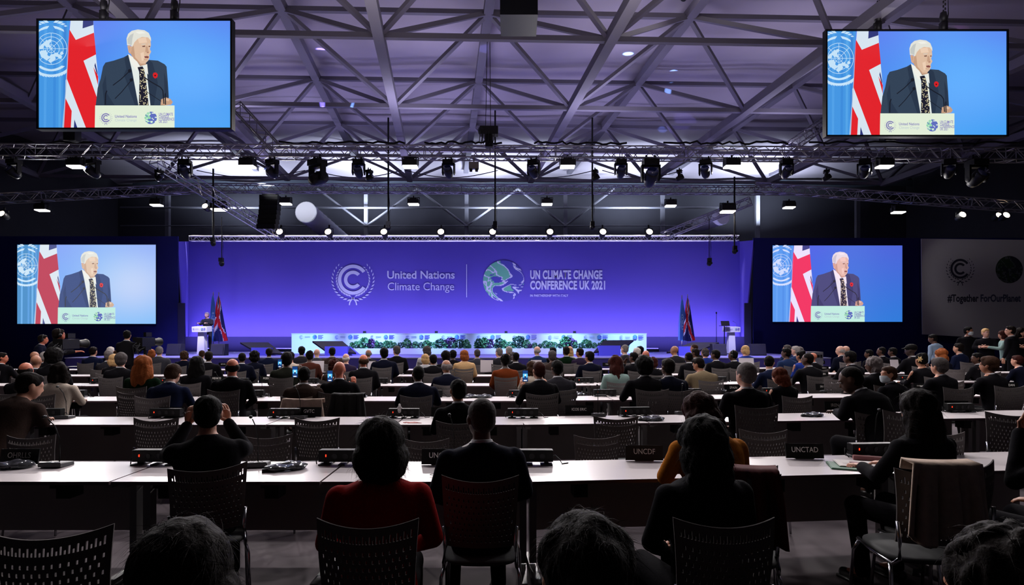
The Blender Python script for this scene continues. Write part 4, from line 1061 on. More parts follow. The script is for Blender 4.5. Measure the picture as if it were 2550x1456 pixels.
    for i, (xa, xb) in enumerate(((20,470),(700,1010),(1060,1250),(1330,1560),(1650,1960),(2010,2540))):
        b = MB(); pts = []
        for k in range(24): pts.append((XX(xa+(xb-xa)*k/23, DA), DA-.1+rnd.uniform(-.1,.1), zA+.24+rnd.uniform(-.02,.05)))
        b.path(pts, .035, 6); tag(b.build('cable_bundle', M_BLK, None, True), 'black cable bundle lying along the top of the nearer truss, %s stretch from the left' % ORD[i], 'cable', 'cable bundles on the nearer truss')
    for i, (xa, xb) in enumerate(((490,760),(780,1000),(1010,1240),(1250,1480),(1500,1700))):
        b = MB(); pts = []
        for k in range(16): u = k/15; pts.append((XX(xa+(xb-xa)*u, 25), 25, ZZ(424+18*math.sin(u*math.pi), 25)))
        b.path(pts, .02, 5); tag(b.build('sagging_cable', M_BLK2, None, True), 'thin dark cable sagging against the bright far roof, %s from the left' % ORD[i], 'cable', 'sagging cables near the far roof')
    # real lamps light the hall
    for px in (190,617,1022,1413,1822,2202):
        add_light('AREA', (XX(px,A), A-.02, zA2-.40), (XX(px,A)*.9, 7, 0), 520, (1,.93,.92), 'flood_beam', .45, .3, 150)
    for px, py, D, e in ((105,508,22.6,1),(390,496,23.8,1),(712,493,24,1),(1362,494,24,1),(1812,508,24,1.6),(2237,513,22.3,1)):
        add_light('AREA', P(px, py+14, D-.05)-Vector((0,0,.12)), (XX(px,D)*.9, 13, 0), 160*e, (1,.95,.94), 'flood_beam', .45, .3, 150)
    # overhead truss of house lights above the seats, just higher than the picture
    truss('lighting_truss', 'house-light truss above the seats, higher than the picture', (-10, 11.0, 9.65), (12, 11.2, 9.65), .40)
    truss('lighting_truss', 'house-light truss over the rows closest to the camera, higher than the picture', (-9, 5.9, 9.65), (9, 5.9, 9.65), .40)
    for i, x in enumerate((-9,-4.5,0,4.5,9)):
        place(pr, 'flood', (x, 10.95, 9.35), 'house flood light over the seats above the picture, %s from the left' % ORD[i], 'house flood lights above the seats', done)
        add_light('AREA', (x, 10.93, 8.98), (x*.9, 8.2, 0), 130, (1,.93,.92), 'house_light', .6, .4, 150)
    # stage wash from the near truss
    for px in (461,893,1329,1757):
        add_light('SPOT', (XX(px,A), A+.5, zA2-.6), (XX(px,26)*.9, 25.5, 2.5), 300, (.74,.72,1), 'stage_wash', .15, None, 70, .9)
    add_light('SPOT', (XX(540,A), A+.5, zA2-.6), (XX(503,23.7), 23.6, 2.1), 2200, (.97,.95,1), 'speaker_key', .12, None, 12, .7)
    add_light('SPOT', (XX(1757,A), A+.5, zA2-.6), (XX(1821,24.3), 24.3, 2.0), 1300, (.85,.84,1), 'lectern_key', .12, None, 12, .7)
    for px in (770,930,1090,1250,1410,1560):
        add_light('SPOT', (XX(px,A), A+.55, zA2-.6), (XX(px,24.9), 24.9, 1.35), 7400, (.30,.54,1), 'desk_wash', .2, None, 22, 1.)
    for x in (-7, 0, 7):
        place(pr, 'flood', (x, 5.9, 9.35), 'house flood light high over the nearest seats above the picture, %s from the left' % ORD[(x+7)//7], 'house flood lights above the seats', done)
        add_light('SPOT', (x, 5.9, 8.95), (x*1.3, 12.8, 0), 1250, (1,.92,.9), 'house_spot', .3, None, 66, .7)
    add_light('SPOT', P(2390,530,21.3), P(2470,715,25.4), 260, (1,.97,.95), 'banner_light', .15, None, 60, .8)
    add_light('SPOT', P(640,440,23.6), P(800,560,29), 500, (.9,.93,1), 'duct_fill', .15, None, 50, .8)  # added light with no lamp body, whitens the air duct
    for x in (-12, -5.5, 1, 7.5):
        add_light('AREA', (x, 20.1, 7.2), (x*1.02, 21.6, .9), 300, (.42,.38,1), 'stage_front_wash', .8, .3, 75)
    for x in (-11.5, -2.5, 6.5):
        add_light('AREA', (x, 26.5, 7.0), (x, 26.6, 0), 90, (1,.98,.95), 'truss_fill', 8.6, .08, 14)  # added strips without a fixture, brighten the backdrop truss
    # ground row washing the backdrop upwards
    D = 25.9
    for i in range(8):
        x = XX(560+170*i, D)
        if i in (0, 7): x = XX(480 if i == 0 else 1810, D)
    lab = 'low black wash light on the stage floor below the backdrop, %s from the left'
    for i in range(8):
        x = XX(510+1292*i/7, D); t = thing('ground_wash_light', lab % ORD[i], 'stage light', (x, D+.30, .91), 0., 'ground lights below the backdrop')
        b = MB(); b.box((0,0,.10), (1.0,.16,.14)); b.build('housing', M_BLK, t); b = MB(); b.box((0,0,.18), (.96,.12,.02), Matrix.Rotation(.3,3,'X')); b.build('emitter', mat('wash_violet', (120,110,255), .4, emit=1.5), t)
        add_light('AREA', (x, D+.28, 1.14), (x, 27.35, 3.6), 100, (.56,.50,1), 'ground_wash', 3.4, .12, 160)
    place(pr, 'warm', (5.1, 16.6, 12.0), 'round spotlight glaring against the roof fabric just above the picture', 'round spotlights above the side walls', done)
    add_light('POINT', (5.1, 16.3, 11.8), (5,16,13), 75, (1,.93,.95), 'roof_glare', .15)
    # up-lights for the far roof; added bounce fill for the roof over the hall
    for px in (560,900,1240,1580,1900):
        add_light('AREA', (XX(px,34.8), 34.8, 8.9), (XX(px,34.8), 35.8, 12), 620, (.70,.80,1), 'far_uplight', 1.6, .8, 150)
    for x in (-10.5,-3.5,3.5,10.5):
        add_light('AREA', (x, 20.2, 8.9), (x*1.05, 20.5, 13), 95, (.70,.66,.95), 'roof_fill', 3., 1.5, 170)
        add_light('AREA', (x, 26.5, 9.0), (x, 26.8, 13), 55, (.62,.60,1), 'roof_fill', 3., 1.5, 170)
        add_light('AREA', (x, 12.2, 8.9), (x*1.05, 12.5, 13), 80, (.9,.82,.92), 'roof_fill', 3., 1.5, 170)
    for (px, py, tx, ty, c, e, sp) in ((1620,425,1565,138,(.2,.4,1),14000,5.),(1620,425,1675,188,(.25,.45,1),9000,3.6),(790,425,800,125,(.25,.2,1),9000,5.),(1620,425,1650,320,(.2,.3,1),6000,3.),(790,425,945,130,(.2,.4,1),8000,2.5),(1546,408,1700,300,(.3,.25,1),2200,6),(1329,408,1200,90,(.3,.3,1),900,9),(1958,412,2330,90,(.5,.2,.6),900,9)):
        s = Vector((XX(px,A), A-.3, zA2-.9)); aim = P(tx, ty, 1400*10.8/(834-ty)); add_light('SPOT', s+Vector((0,.9,.9)), aim, e, c, 'roof_beam', .03, None, sp, .5)
def world():
    w = bpy.data.worlds.new('world'); SC.world = w; w.use_nodes = True
    w.node_tree.nodes['Background'].inputs[0].default_value = (.62,.58,.58,1); w.node_tree.nodes['Background'].inputs[1].default_value = .010
    c = bpy.data.cameras.new('camera'); o = bpy.data.objects.new('camera', c); COL.objects.link(o); SC.camera = o
    o.location = (0,0,CZ); o.rotation_euler = (math.pi/2,0,0); c.sensor_width = 36; c.lens = F/2550*36
    c.shift_y = (HY-728)/2550; c.clip_start = .05
    SC.view_settings.view_transform = 'Standard'; SC.view_settings.look = 'None'; SC.view_settings.gamma = 1; SC.view_settings.use_curve_mapping = False
    SC.view_settings.exposure = 0.
    cy = SC.cycles; cy.use_denoising = True; cy.max_bounces = 5; cy.diffuse_bounces = 3; cy.glossy_bounces = 2; cy.transmission_bounces = 4; cy.transparent_max_bounces = 4
    cy.caustics_reflective = False; cy.caustics_refractive = False; cy.sample_clamp_indirect = 3.; cy.use_light_tree = True
    try: cy.denoiser = 'OPENIMAGEDENOISE'
    except Exception: pass
# ---------------------------------------------------------------- audience  (x, top of head y, depth, hair style, hair, skin, clothes, label, options)
W = 'person with '
PEOPLE = [
 # nearest heads
 (452,1290,1.17,'bob','dark','w','black','dark-haired head nearest the camera, bottom of the picture, in front of the photographing man', dict(fem=True, arm='lap', strand=1500, hs=1.0)),
 (1455,1292,1.17,'messy','dark','w','black','nearest head with short tousled dark brown hair, bottom centre of the picture', dict(arm='lap', strand=2600, hsd=3, hs=.98, hy=-8)),
 (2500,1315,1.15,'curly','dark','t','black','curly dark head cut off at the bottom right corner', dict(fem=True, arm='lap', strand=1500, hsd=5, lean=16)),
 (945,1045,2.62,'bob','dark','w','red','woman in a red top with a dark bob, sitting back from the nearest desks', dict(fem=True, arm='lap', wide=1.12, strand=1500, hsd=1, lean=4, pants='black', hs=1.14)),
 (1745,1040,2.62,'longbob','black','w','black','person with long black hair and black jacket, sitting back before the woman in mustard', dict(fem=True, arm='lap', wide=1.1, strand=1500, hsd=2, lean=3, hs=1.1)),
 (517,983,3.62,'short','black','w','black','man in a dark suit with both hands raised to photograph, at the nearest desk', dict(arm='photo', collar=False, strand=500, hsd=1, lean=7, hp=-2, rz=.48, hy=0)),
 (1197,990,3.35,'buzz','salt','b','dnavy','grey-haired man in a dark suit at the nearest desk, right of the woman in red', dict(arm='lap', collar=True, wide=1.08, lean=3, hs=1.04)),
 (1740,977,3.62,'longbob','redbrown','w','mustard','woman in a mustard cardigan with auburn hair', dict(fem=True, arm='table', lean=22, hp=14, hy=10, strand=1200, hsd=4, wide=1.15, collar=False)),
 (2283,972,3.65,'long','dark','w','black','woman in black with long dark hair, beside the chair with a cream cloth', dict(fem=True, arm='table', wide=1.15, lean=8, strand=1200, hsd=6, hy=-10, rz=.3, hs=1.08)),
 (2690,985,3.25,'short','dark','t','black','person in black raising a braceleted hand at the right picture edge', dict(fem=True, arm='face', arm2='lap', lean=-4, rz=.2, hy=0)),
 # second row
 (75,928,5.55,'short','dark','w','brown','dark-haired man in a brown suit leaning over his desk, near the left picture edge', dict(arm='table', lean=34, hy=-38, hp=14, twist=-6, face=False)),
 (1140,943,5.65,'short','black','t','black','dark-haired man in black at the second nearest desk row, behind the grey-haired man', dict(arm='table', lean=14, hy=14, hsd=1)),
 (2118,915,5.85,'buzz','dark','b','black','brown-skinned man in a black suit bent over his desk beside the IRENA plate', dict(arm='table', lean=36, hy=48, hp=22, face=True, hs=1.0)),
 (1855,903,6.05,'buzz','grey','p','black','grey-haired man in a black suit with a teal mask strap, beside the SPAIN plate', dict(arm='lap', lean=2, hy=16, hs=1.12, wide=1.15)),
 # third row desks
 (65,902,7.9,'fringe','dark','r','black','bald ruddy man in black behind the leaning brown-suited man', dict(arm='table', lean=10)),
 (149,903,7.6,'wavy','dark','w','cream','woman with long dark wavy hair in a cream jacket', dict(fem=True, arm='table', lean=14, wide=1.15, hsd=2)),
 (432,909,7.35,'short','brown','p','navy','brown-haired man in a navy suit with head bowed above the GECF plate', dict(arm='table', lean=20, hp=22, hy=-8, hsd=2, hs=1.08)),
 (357,889,8.4,'long','ginger','w','green','woman with long ginger hair in a dark green jacket', dict(fem=True, arm='lap', lean=5, wide=1.1, hsd=1, hs=1.25)),
 (579,893,7.9,'fringe','dark','r','black','bald-topped man in a black suit below the lectern', dict(arm='lap', lean=4, collar=True, wide=1.08, hs=1.06)),
 (757,913,7.7,'short','black','b','brown','dark-haired man in a brown suit raising a phone, above the GVTC plate', dict(arm='phone', lean=15, hp=10, hsd=3, collar=True, wide=1.1)),
 (845,900,7.9,'bald','dark','r','black','bald man in black holding up a lit phone, to the right of the brown-suited man', dict(arm='phone', lean=8, wide=1.05)),
 (1041,909,7.7,'buzz','black','b','dnavy','man with cropped black hair in a dark navy suit, in mid-hall', dict(arm='table', lean=18, wide=1.12)),
 (1341,900,7.7,'short','redbrown','w','black','man with reddish dark hair in black raising a phone at shoulder height', dict(arm='phone', lean=12, hy=16, hsd=4, wide=1.05)),
 (1386,896,8.3,'short','black','b','char','dark-haired man in a charcoal suit close beside the red-haired man with a phone', dict(arm='table', lean=14, wide=1.12, hsd=1)),
 (1602,890,7.9,'afro','black','d','black','broad person with a large dark round head, left of the man with a white collar', dict(arm='table', lean=12, wide=1.15, hs=1.1)),
 (1662,892,8.0,'short','dark','b','dnavy','man with a white collar and dark suit in front of the olive-jacketed man', dict(arm='table', lean=12, hy=12, collar=True, wide=1.15, glasses=True)),
 (1940,915,7.9,'longbob','auburn','w','black','auburn-haired woman in black with a bit of red, right of the grey-haired man', dict(fem=True, arm='table', lean=16, hp=12, hsd=3)),
 (2174,887,8.6,'curly','grey','b','black','man with curly grey hair turned to the left, beside a masked man', dict(arm='table', lean=8, hy=58, hsd=1, collar=True, hs=.95)),
 (2212,911,7.95,'short','brown','t','black','man in a white face mask turned to the left', dict(arm='fold', lean=24, hy=72, hsd=2, mask=True, face=False)),
 (2337,891,8.4,'short','salt','w','black','grey-cropped man in black at the desk with the STATE OF plate', dict(arm='table', lean=10, hy=8, hsd=5, wide=1.15, hs=1.1)),
 (2461,888,8.5,'short','brown','t','black','brown-haired man in a black suit with a white collar beside the SUDAN plate', dict(arm='table', lean=9, hy=26, hsd=6, collar=True, wide=1.15, hs=1.12)),
 # fourth row
 (90,884,10.3,'bald','dark','t','black','bald brown-skinned man just behind the ruddy bald man', dict(arm='lap')),
 (135,870,10.2,'afro','black','d','black','person with a big round black head of hair before the camera crew', dict(arm='lap', hs=1.15)),
 (302,879,10.3,'short','salt','w','black','grey-haired man in a black suit with a thin white collar, left of the ginger-haired woman', dict(arm='lap', hsd=3, collar=True, wide=1.1, hs=1.15)),
 (490,889,9.4,'long','black','b','black','woman with long black hair below the lectern, left of the bald-topped man', dict(fem=True, arm='lap', wide=1.05, hs=1.15, hsd=2)),
 (714,878,10.2,'short','black','b','olive','dark-haired man in a dark olive jacket filming with a phone', dict(arm='phone', hsd=2, hs=1.15, wide=1.1)),
 (831,894,10.6,'curly','redbrown','w','brown','person with fluffy red-brown hair between the rust-jacketed woman and the bald men', dict(fem=True, arm='lap', hsd=2)),
 (905,882,10.4,'fringe','brown','r','black','bald-topped man in a black suit and pale collar, right of the phone holders', dict(arm='lap', collar=True, hy=12, wide=1.05, hs=1.08)),
 (1111,896,9.4,'fringe','grey','t','dnavy','balding grey man in dark navy in the middle of the hall', dict(arm='table', lean=14, hp=8, hs=1.1)),
 (1257,881,10.6,'updo','black','d','rust','woman in a rust-orange jacket with dark hair', dict(fem=True, arm='lap', hsd=3, wide=1.15)),
 (1323,898,10.2,'longbob','brown','w','cream','woman with light brown hair in a cream jacket behind the lit phone', dict(fem=True, arm='table', lean=10, hsd=5)),
 (1531,888,9.6,'wavy','redbrown','w','teal','woman with long auburn waves in a pale grey jacket', dict(fem=True, arm='lap', hsd=1, wide=1.1, hs=1.15)),
 (1739,890,10.,'short','dark','t','khaki','dark-haired man in a khaki jacket', dict(arm='table', lean=18, hp=14, wide=1.3, hsd=6)),
 (1916,886,10.1,'short','black','w','navy','dark-haired man looking right, between the grey-haired man and the auburn woman', dict(arm='table', hy=-50, lean=12, hp=14, hsd=3)),
 (2010,878,10.6,'buzz','dark','b','black','broad man with a cropped brown head in black, before the CAMBODIA plate', dict(arm='table', lean=10, wide=1.2)),
 (2115,873,10.8,'short','black','b','black','dark-haired man in black behind the man bent over his desk', dict(arm='table', lean=10, wide=1.2, hsd=2)),
 (2293,879,10.4,'updo','black','t','black','woman in black with a yellow star-shaped flower in her dark hair', dict(fem=True, arm='table', hsd=1, lean=8, hy=0, rz=.1)),
 # fifth row
 (6,877,12.4,'short','dark','r','black','dark-haired man in a black mask looking right at the left picture edge', dict(arm='table', hy=-62, face=True)),
 (87,875,13.,'bald','dark','t','black','bald tan man in the fifth row before the camera crew', dict(arm='lap')),
 (113,875,12.6,'short','lgrey','w','black','grey-haired person in front of the camera crew', dict(arm='lap', hsd=2)),
 (271,871,12.7,'short','grey','w','char','grey-brown-haired man in the fifth row, left of the blonde woman', dict(arm='lap', hsd=1)),
 (284,881,12.,'bob','blond','w','black','blonde woman half hidden behind the grey-haired man in black', dict(fem=True, arm='lap')),
 (520,874,12.8,'short','dark','b','black','dark-haired man in black just right of the lectern foot', dict(arm='lap', hsd=5, wide=1.05)),
 (603,877,12.55,'buzz','black','b','dnavy','man with a cropped black head and white collar, right of the bald-topped man', dict(arm='lap', collar=True, wide=1.05)),
 (634,873,13.05,'curly','black','d','dnavy','person with curly black hair, left of the man in navy by the slanted table', dict(fem=True, arm='lap', hsd=3)),
 (724,875,13.1,'short','black','t','cream','dark-haired person in a cream top behind the man in olive', dict(fem=True, arm='lap', hsd=3)),
 (771,873,13.,'updo','black','b','rustdk','woman with black hair pinned up in a rust-brown top', dict(fem=True, arm='lap', hsd=2, wide=1.1)),
 (862,880,12.9,'fringe','white','p','purple','bald pink-headed man in purple-black before the slanted table', dict(arm='lap', hy=-10)),
 (956,866,13.,'short','black','b','dnavy','black-haired man in a dark suit left of the striped jacket', dict(arm='lap', hsd=4, wide=1.15, hs=1.1)),
 (1058,880,13.2,'bob','blond','w','white','blonde woman turned left, beside the black-haired man', dict(fem=True, arm='lap', hy=30, hsd=2, hs=.95)),
 (1078,882,12.4,'short','black','t','black','black-haired man in black in front of the striped jacket', dict(arm='lap', hsd=2, wide=1.05, hs=1.05)),
 (1109,874,13.05,'afro','black','d','black','person with round black hair, left of the woman in beige', dict(fem=True, arm='lap')),
 (1155,870,13.,'bob','ginger','w','beige','woman in a beige jacket with golden-red bobbed hair', dict(fem=True, arm='lap', wide=1.15, hs=.95)),
 (1283,876,13.2,'buzz','black','d','black','man with cropped black hair and a white collar, right of the rust-orange jacket', dict(arm='lap', collar=True, wide=1.1)),
 (1374,873,12.8,'short','salt','b','brown','man with short grey-brown hair behind the charcoal suit', dict(arm='lap', hy=14, hsd=3, hs=1.08)),
 (1467,875,12.6,'short','black','t','dnavy','black-haired man in a navy suit turned left, on the chair before the dark plinth', dict(arm='lap', hy=30, hsd=6, collar=True, wide=1.2, hs=1.1)),
 (1577,876,12.6,'short','black','b','black','dark-haired man in glasses turned left with a hand at his face', dict(arm='face', hy=34, hsd=4, glasses=True)),
 (1608,872,13.,'bald','dark','r','black','bald reddish-brown man right of the white desk end', dict(arm='lap', hy=-12)),
 (1625,888,12.,'curly','redbrown','b','black','person with short curly red-brown hair, before the bald reddish man', dict(fem=True, arm='lap', hsd=4, hs=.9)),
 (1714,876,13.,'buzz','black','d','black','man with a cropped black head and pale collar behind the khaki jacket', dict(arm='lap', hy=14, collar=True)),
 (1781,870,13.2,'short','black','b','black','dark-haired man in black between the khaki jacket and the unused lectern', dict(arm='lap', hsd=2, wide=1.1)),
 (1825,871,13.1,'buzz','black','b','black','man with a headset over his cropped head, under the unused lectern', dict(arm='lap', hy=36, headset=True, wide=1.05)),
 (1957,866,13.7,'short','black','b','midblue','black-haired man in a blue suit turned left', dict(arm='lap', hy=34, hsd=1, wide=1.15, collar=False)),
 (1993,873,13.1,'updo','black','t','blue','woman with black hair in a blue and white checked top', dict(fem=True, arm='lap', hy=14)),
 (2023,878,13.5,'bald','dark','r','black','small ruddy head beside the broad man in black', dict(arm='lap')),
 (2268,857,12.9,'cap','black','d','black','person in a black cap at the far desks, left of the flower in hair', dict(arm='table', wide=1.15, hs=1.1)),
 (2343,868,12.5,'wavy','ginger','w','dnavy','woman with wavy strawberry hair behind the grey-cropped man', dict(fem=True, arm='table', lean=10, hsd=2)),
 (2432,878,12.2,'short','black','b','black','dark-haired person with face turned left, behind the brown-haired man', dict(arm='table', lean=10, hy=52, hsd=1)),
 (2532,884,11.8,'short','redbrown','w','dnavy','dark red-haired man in navy at the far right desk end', dict(arm='table', lean=16, hy=12, hsd=3, wide=1.15)),
 # sixth row
 (109,867,15.3,'buzz','grey','t','black','bald-topped grey man farthest ahead by the camera crew', dict(arm='lap')),
 (233,863,15.2,'short','dark','w','navy','dark-haired man in navy with a white collar against the navy wall', dict(arm='lap', hsd=1, wide=1.05, collar=True)),
 (276,863,15.4,'short','white','p','dnavy','white-haired man in the farthest row against the navy wall', dict(arm='lap', hsd=2)),
 (292,871,15.0,'short','brown','t','char','brown-haired man in the farthest row, right of the white-haired man', dict(arm='lap', hsd=3)),
 (378,868,15.4,'bob','ginger','w','dnavy','person with short ginger hair by the tripod camera', dict(fem=True, arm='lap', hs=.88)),
 (397,862,15.,'short','grey','w','grey','grey-haired man in a grey suit right of the tripod camera', dict(arm='lap', hsd=2, wide=1.15, collar=True)),
 (459,873,15.,'curly','brown','w','dnavy','person with curly brown hair, left of the lectern foot', dict(fem=True, arm='lap', hsd=1, wide=1.1, hs=.92)),
 (503,871,15.6,'buzz','brown','t','white','person in a pale top right under the lectern foot', dict(arm='lap', collar=True)),
 (670,866,15.2,'short','dark','b','navy','dark-haired man in navy before the slanted table next to the white desk', dict(arm='lap', hsd=3, collar=True, wide=1.1)),
 (751,862,15.3,'short','black','d','char','black-haired man in charcoal before the bright end of the white desk', dict(arm='lap', hsd=1, collar=True, wide=1.2, hs=1.05)),
 (789,868,15.4,'bald','white','p','grey','white-blond bald man in grey before the white desk', dict(arm='lap')),
 (827,864,15.1,'short','black','b','brown','black-haired man in brown before the blue plinth by the planter', dict(arm='lap', hsd=2, collar=True, wide=1.15)),
 (917,870,15.6,'fringe','grey','t','char','balding grey man before the planter, near its start', dict(arm='lap')),
 (987,861,15.1,'short','salt','w','black','grey-brown-haired man in a black suit before the planter, left of the striped jacket', dict(arm='lap', hsd=1, wide=1.05, hs=1.05)),
 (1062,861,15.2,'curly','salt','w','white','woman with curly grey-brown hair in a striped white jacket', dict(fem=True, arm='lap', hsd=2, wide=1.1, hs=.95)),
 (1127,871,15.,'afro','black','d','black','person with round black hair in the farthest row, left of the beige jacket', dict(fem=True, arm='lap', hs=.9)),
 (1188,869,15.4,'short','salt','t','grey','grey-haired man in a dark grey suit right of the beige jacket', dict(arm='lap', hsd=4, wide=1.1, hy=8)),
 (1242,866,14.9,'short','grey','p','char','grey-haired pink-faced man turned left behind the rust-orange jacket', dict(arm='lap', hy=32, hsd=2, wide=1.1)),
 (1267,862,15.6,'short','lgrey','w','grey','light grey-haired man in the farthest row, right of the pink-faced man', dict(arm='lap', hy=20, hsd=5)),
 (1277,875,14.6,'curly','salt','d','black','person with short dark grey curls behind the cropped man with a white collar', dict(arm='lap', hsd=6, hs=.85)),
 (1337,862,15.3,'fringe','lgrey','p','midblue','balding pink-headed man in a blue-grey suit in the farthest row', dict(arm='lap', hy=14, collar=True)),
 (1376,864,15.6,'short','black','t','black','black-haired person in the farthest row behind the grey-brown man', dict(arm='lap', hsd=6)),
 (1409,862,15.,'short','dark','b','green','man with a white collar in a dark green suit before the planter', dict(arm='lap', hy=12, collar=True, wide=1.15)),
 (1418,861,15.8,'longbob','blond','w','white','blonde woman just behind the dark green suit', dict(fem=True, arm='lap', hs=.85)),
 (1443,866,14.9,'short','dark','t','purple','dark-haired man in purplish suit turned left before the planter', dict(arm='lap', hy=34, hsd=3, collar=True)),
 (1555,857,14.9,'buzz','grey','p','char','tall man with a shaved grey head, before the white desk end past the plants', dict(arm='lap', hy=18, wide=1.05)),
 (1585,865,15.3,'short','white','p','black','white-haired person at the white desk end, right of the shaved man', dict(arm='lap', hsd=4)),
 (1593,861,15.9,'short','black','b','black','black-haired person just behind the white-haired one at the desk end', dict(arm='lap', hsd=4, collar=True)),
 (1679,861,15.1,'bald','dark','t','char','bald man in a dark suit and white collar before the dim slanted table', dict(arm='lap', collar=True, wide=1.15)),
 (1728,856,16.2,'buzz','brown','t','black','bald-browed brown-haired man farthest back near the dim flags', dict(arm='lap')),
 (1731,867,14.7,'short','dark','b','black','dark-haired man in the farthest row, left of the purple-grey curls', dict(arm='lap', hsd=5)),
 (1755,866,15.6,'curly','salt','w','blue','person with purple-grey curly hair in the farthest row', dict(fem=True, arm='lap', hsd=7, hs=.88)),
 (1855,858,15.1,'bob','blond','w','blue','woman with a blond bob in a royal blue jacket beside the unused lectern', dict(fem=True, arm='lap', wide=1.05, hs=.88)),
 (1959,858,16.,'short','salt','w','midblue','grey-haired man in glasses looking left at the far side of the stage', dict(arm='lap', hy=34, glasses=True, hsd=2)),
 (1980,861,15.3,'short','lgrey','p','midblue','light grey-haired man right of the blue suit', dict(arm='lap', hsd=3, collar=True)),
 (1990,862,15.9,'curly','grey','w','char','person with grey curly hair in the farthest row before the equipment case', dict(fem=True, arm='lap', hsd=4, hs=.85)),
 (2092,861,15.1,'fringe','lgrey','p','dnavy','bald man with a shiny crown in the farthest row', dict(arm='lap', wide=1.1)),
 (2105,861,15.7,'bald','dark','p','dnavy','bald pink head right of the shiny crown', dict(arm='lap')),
 (2163,870,15.2,'short','black','b','black','dark-haired person in the farthest row, first right of the two bald heads', dict(arm='lap', hsd=1)),
 (2194,863,15.3,'buzz','black','b','black','cropped black head in the farthest row, above the man with curly grey hair', dict(arm='lap', wide=1.1)),
 (2222,865,15.6,'short','black','b','black','black-haired person in the farthest row, left of the black cap', dict(arm='lap', hsd=2)),
 (2386,854,15.,'short','dark','w','navy','dark-haired man in navy with a white collar beside the strawberry-haired woman', dict(arm='lap', hy=14, collar=True, wide=1.1, hsd=3)),
 # standing people
 (515,777,24.1,'short','lgrey','p','char','white-haired man in a dark suit speaking behind the lectern', dict(stand=True, arm='lectern', rz=math.pi, hy=-14, lean=6, z0=.91, collar=True, face=True, pants='char')),
 (317,822,14.5,'short','black','w','black','man in black standing by the tripod camera with his back to us', dict(stand=True, arm='lectern', collar=True, lean=4)),
 (147,818,11.75,'short','dark','r','black','camera operator in black with a headset standing and reaching right', dict(stand=True, arm='lectern', rz=-.9, headset=True, lean=12, face=True)),
 (108,833,14.4,'short','dark','r','dnavy','second crew member in navy with a headset beside the camera operator', dict(stand=True, arm='lectern', rz=-1.0, headset=True, lean=14, hsd=3, face=True)),
 (2322,832,15.3,'short','black','b','shirt','person in a pale blue shirt and dark waistcoat standing before the navy wall', dict(stand=True, arm='side', lean=10, hp=12, wide=1.1, pants='navy')),
 (2412,813,17.5,'short','black','t','black','masked person in black standing under the pale banner', dict(stand=True, arm='side', rz=2.9, mask=True, face=False)),
 (2455,817,16.8,'short','blond','p','black','fair-haired person in black standing with hands together under the banner', dict(stand=True, arm='fold', rz=2.2, lean=12, face=True)),
 (2496,822,16.3,'bob','redbrown','w','teal','woman in a pale teal cardigan standing and holding papers', dict(stand=True, fem=True, arm='lectern', rz=.9, lean=5, wide=1.1)),
 (2515,811,15.6,'short','dark','w','black','tall man in a dark suit standing with his back half turned at the right', dict(stand=True, arm='side', rz=.5, lean=4, collar=True)),
 (2543,815,16.6,'long','dark','w','black','woman with long dark hair standing at the far right picture edge', dict(stand=True, fem=True, arm='fold', rz=2.5, face=True)),
]
def crowd():
    chair = make_chair(); first = True
    for i, (px, py, D, st, hc, sk, cl, lb, o) in enumerate(PEOPLE):
        o = dict(o)
        t = person(px, py, D, st, hc, sk, cl, lb, **o)
        if o.get('stand'): continue
        s = PS[t.name]; w = 1.0
        x, y, _ = t.location; rz = o.get('rz', 0.)
        if i in (3, 4): w = 1.0
        g = 'slotted-back chairs in use'; nm = lb if len(lb.split()) <= 9 else ' '.join(lb.split()[:9])
        short = 'grey chair under the ' + lb.split(',')[0]
        while len(short.split()) > 15:
            k = max(short.rfind(w) for w in (' beside ',' before ',' behind ',' in front of ',' right of ',' left of ',' between ',' above ',' at ',' in ',' with '))
            short = short[:k]
        if first: c = chair; c.location = (x, y+.02, 0); c.rotation_euler.z = rz; c['label'] = short; c['group'] = g; first = False
        else: c = dup(chair, (x, y+.02, 0), rz, short, g)
        c.scale = (1.02*w*max(.95, min(1.08, s)),)*3 if D > 3 else (1.02*w,)*3
    # empty chairs: x, top y, depth of its back, turn, label
    for (px, py, D, rz, lb) in ((78,1322,2.2,.25,'empty dark slotted-back chair cut off at the lower left corner, nearest of all chairs'),
        (384,1040,5.25,0.,'empty slotted-back chair in the gap left of the photographing man, behind the nearest desk'),
        (787,1040,5.25,0.,'empty slotted-back chair facing the GVTC plate, with bright slots along its top'),
        (1537,1036,5.35,-.04,'empty slotted-back chair right of the ICOS ERIC plate'),
        (60,1090,4.75,.1,'empty chair back rising behind the OHRLLS plate'),(640,1090,4.75,.35,'empty chair turned sideways right of the photographing man'),
        (1058,1106,4.6,0.,'empty chair back rising behind the UNCCD plate'),(1488,1088,4.75,0.,'low empty chair back between a socket box and the UNCDF plate'),
        (1912,1070,4.85,-.1,'empty chair back behind the UNCTAD plate'),(2197,1026,5.5,-.1,'empty chair with a curved back beside the man bent over his desk'),
        (2548,1015,5.3,-.3,'empty chair at the right picture edge with bright slots at its top corner'),(2350,1075,4.6,-.1,'empty chair back half hidden behind the woman in black'),
        (2085,906,9.6,0.,'empty pale chair behind the SRI LANKA plate'),(330,975,7.4,0.,'empty slotted chair left of the GECF plate'),
        (1100,905,12.6,0.,'empty chair in the fifth desk row near the middle'),(2370,930,9.,-.1,'empty chair between the two black-suited men at the third desk row'),
        (1876,1175,3.0,-.35,'dark chair with a red jacket over it, beside the woman in mustard'),(2352,1162,3.05,-.1,'chair draped with a cream cloth')):
        sc = (CZ-(py-HY)/F*D)/.935
        c = dup(chair, (XX(px, D), D+.25, 0), rz, lb, 'slotted-back chairs without a sitter', max(.93, min(1.06, sc)))
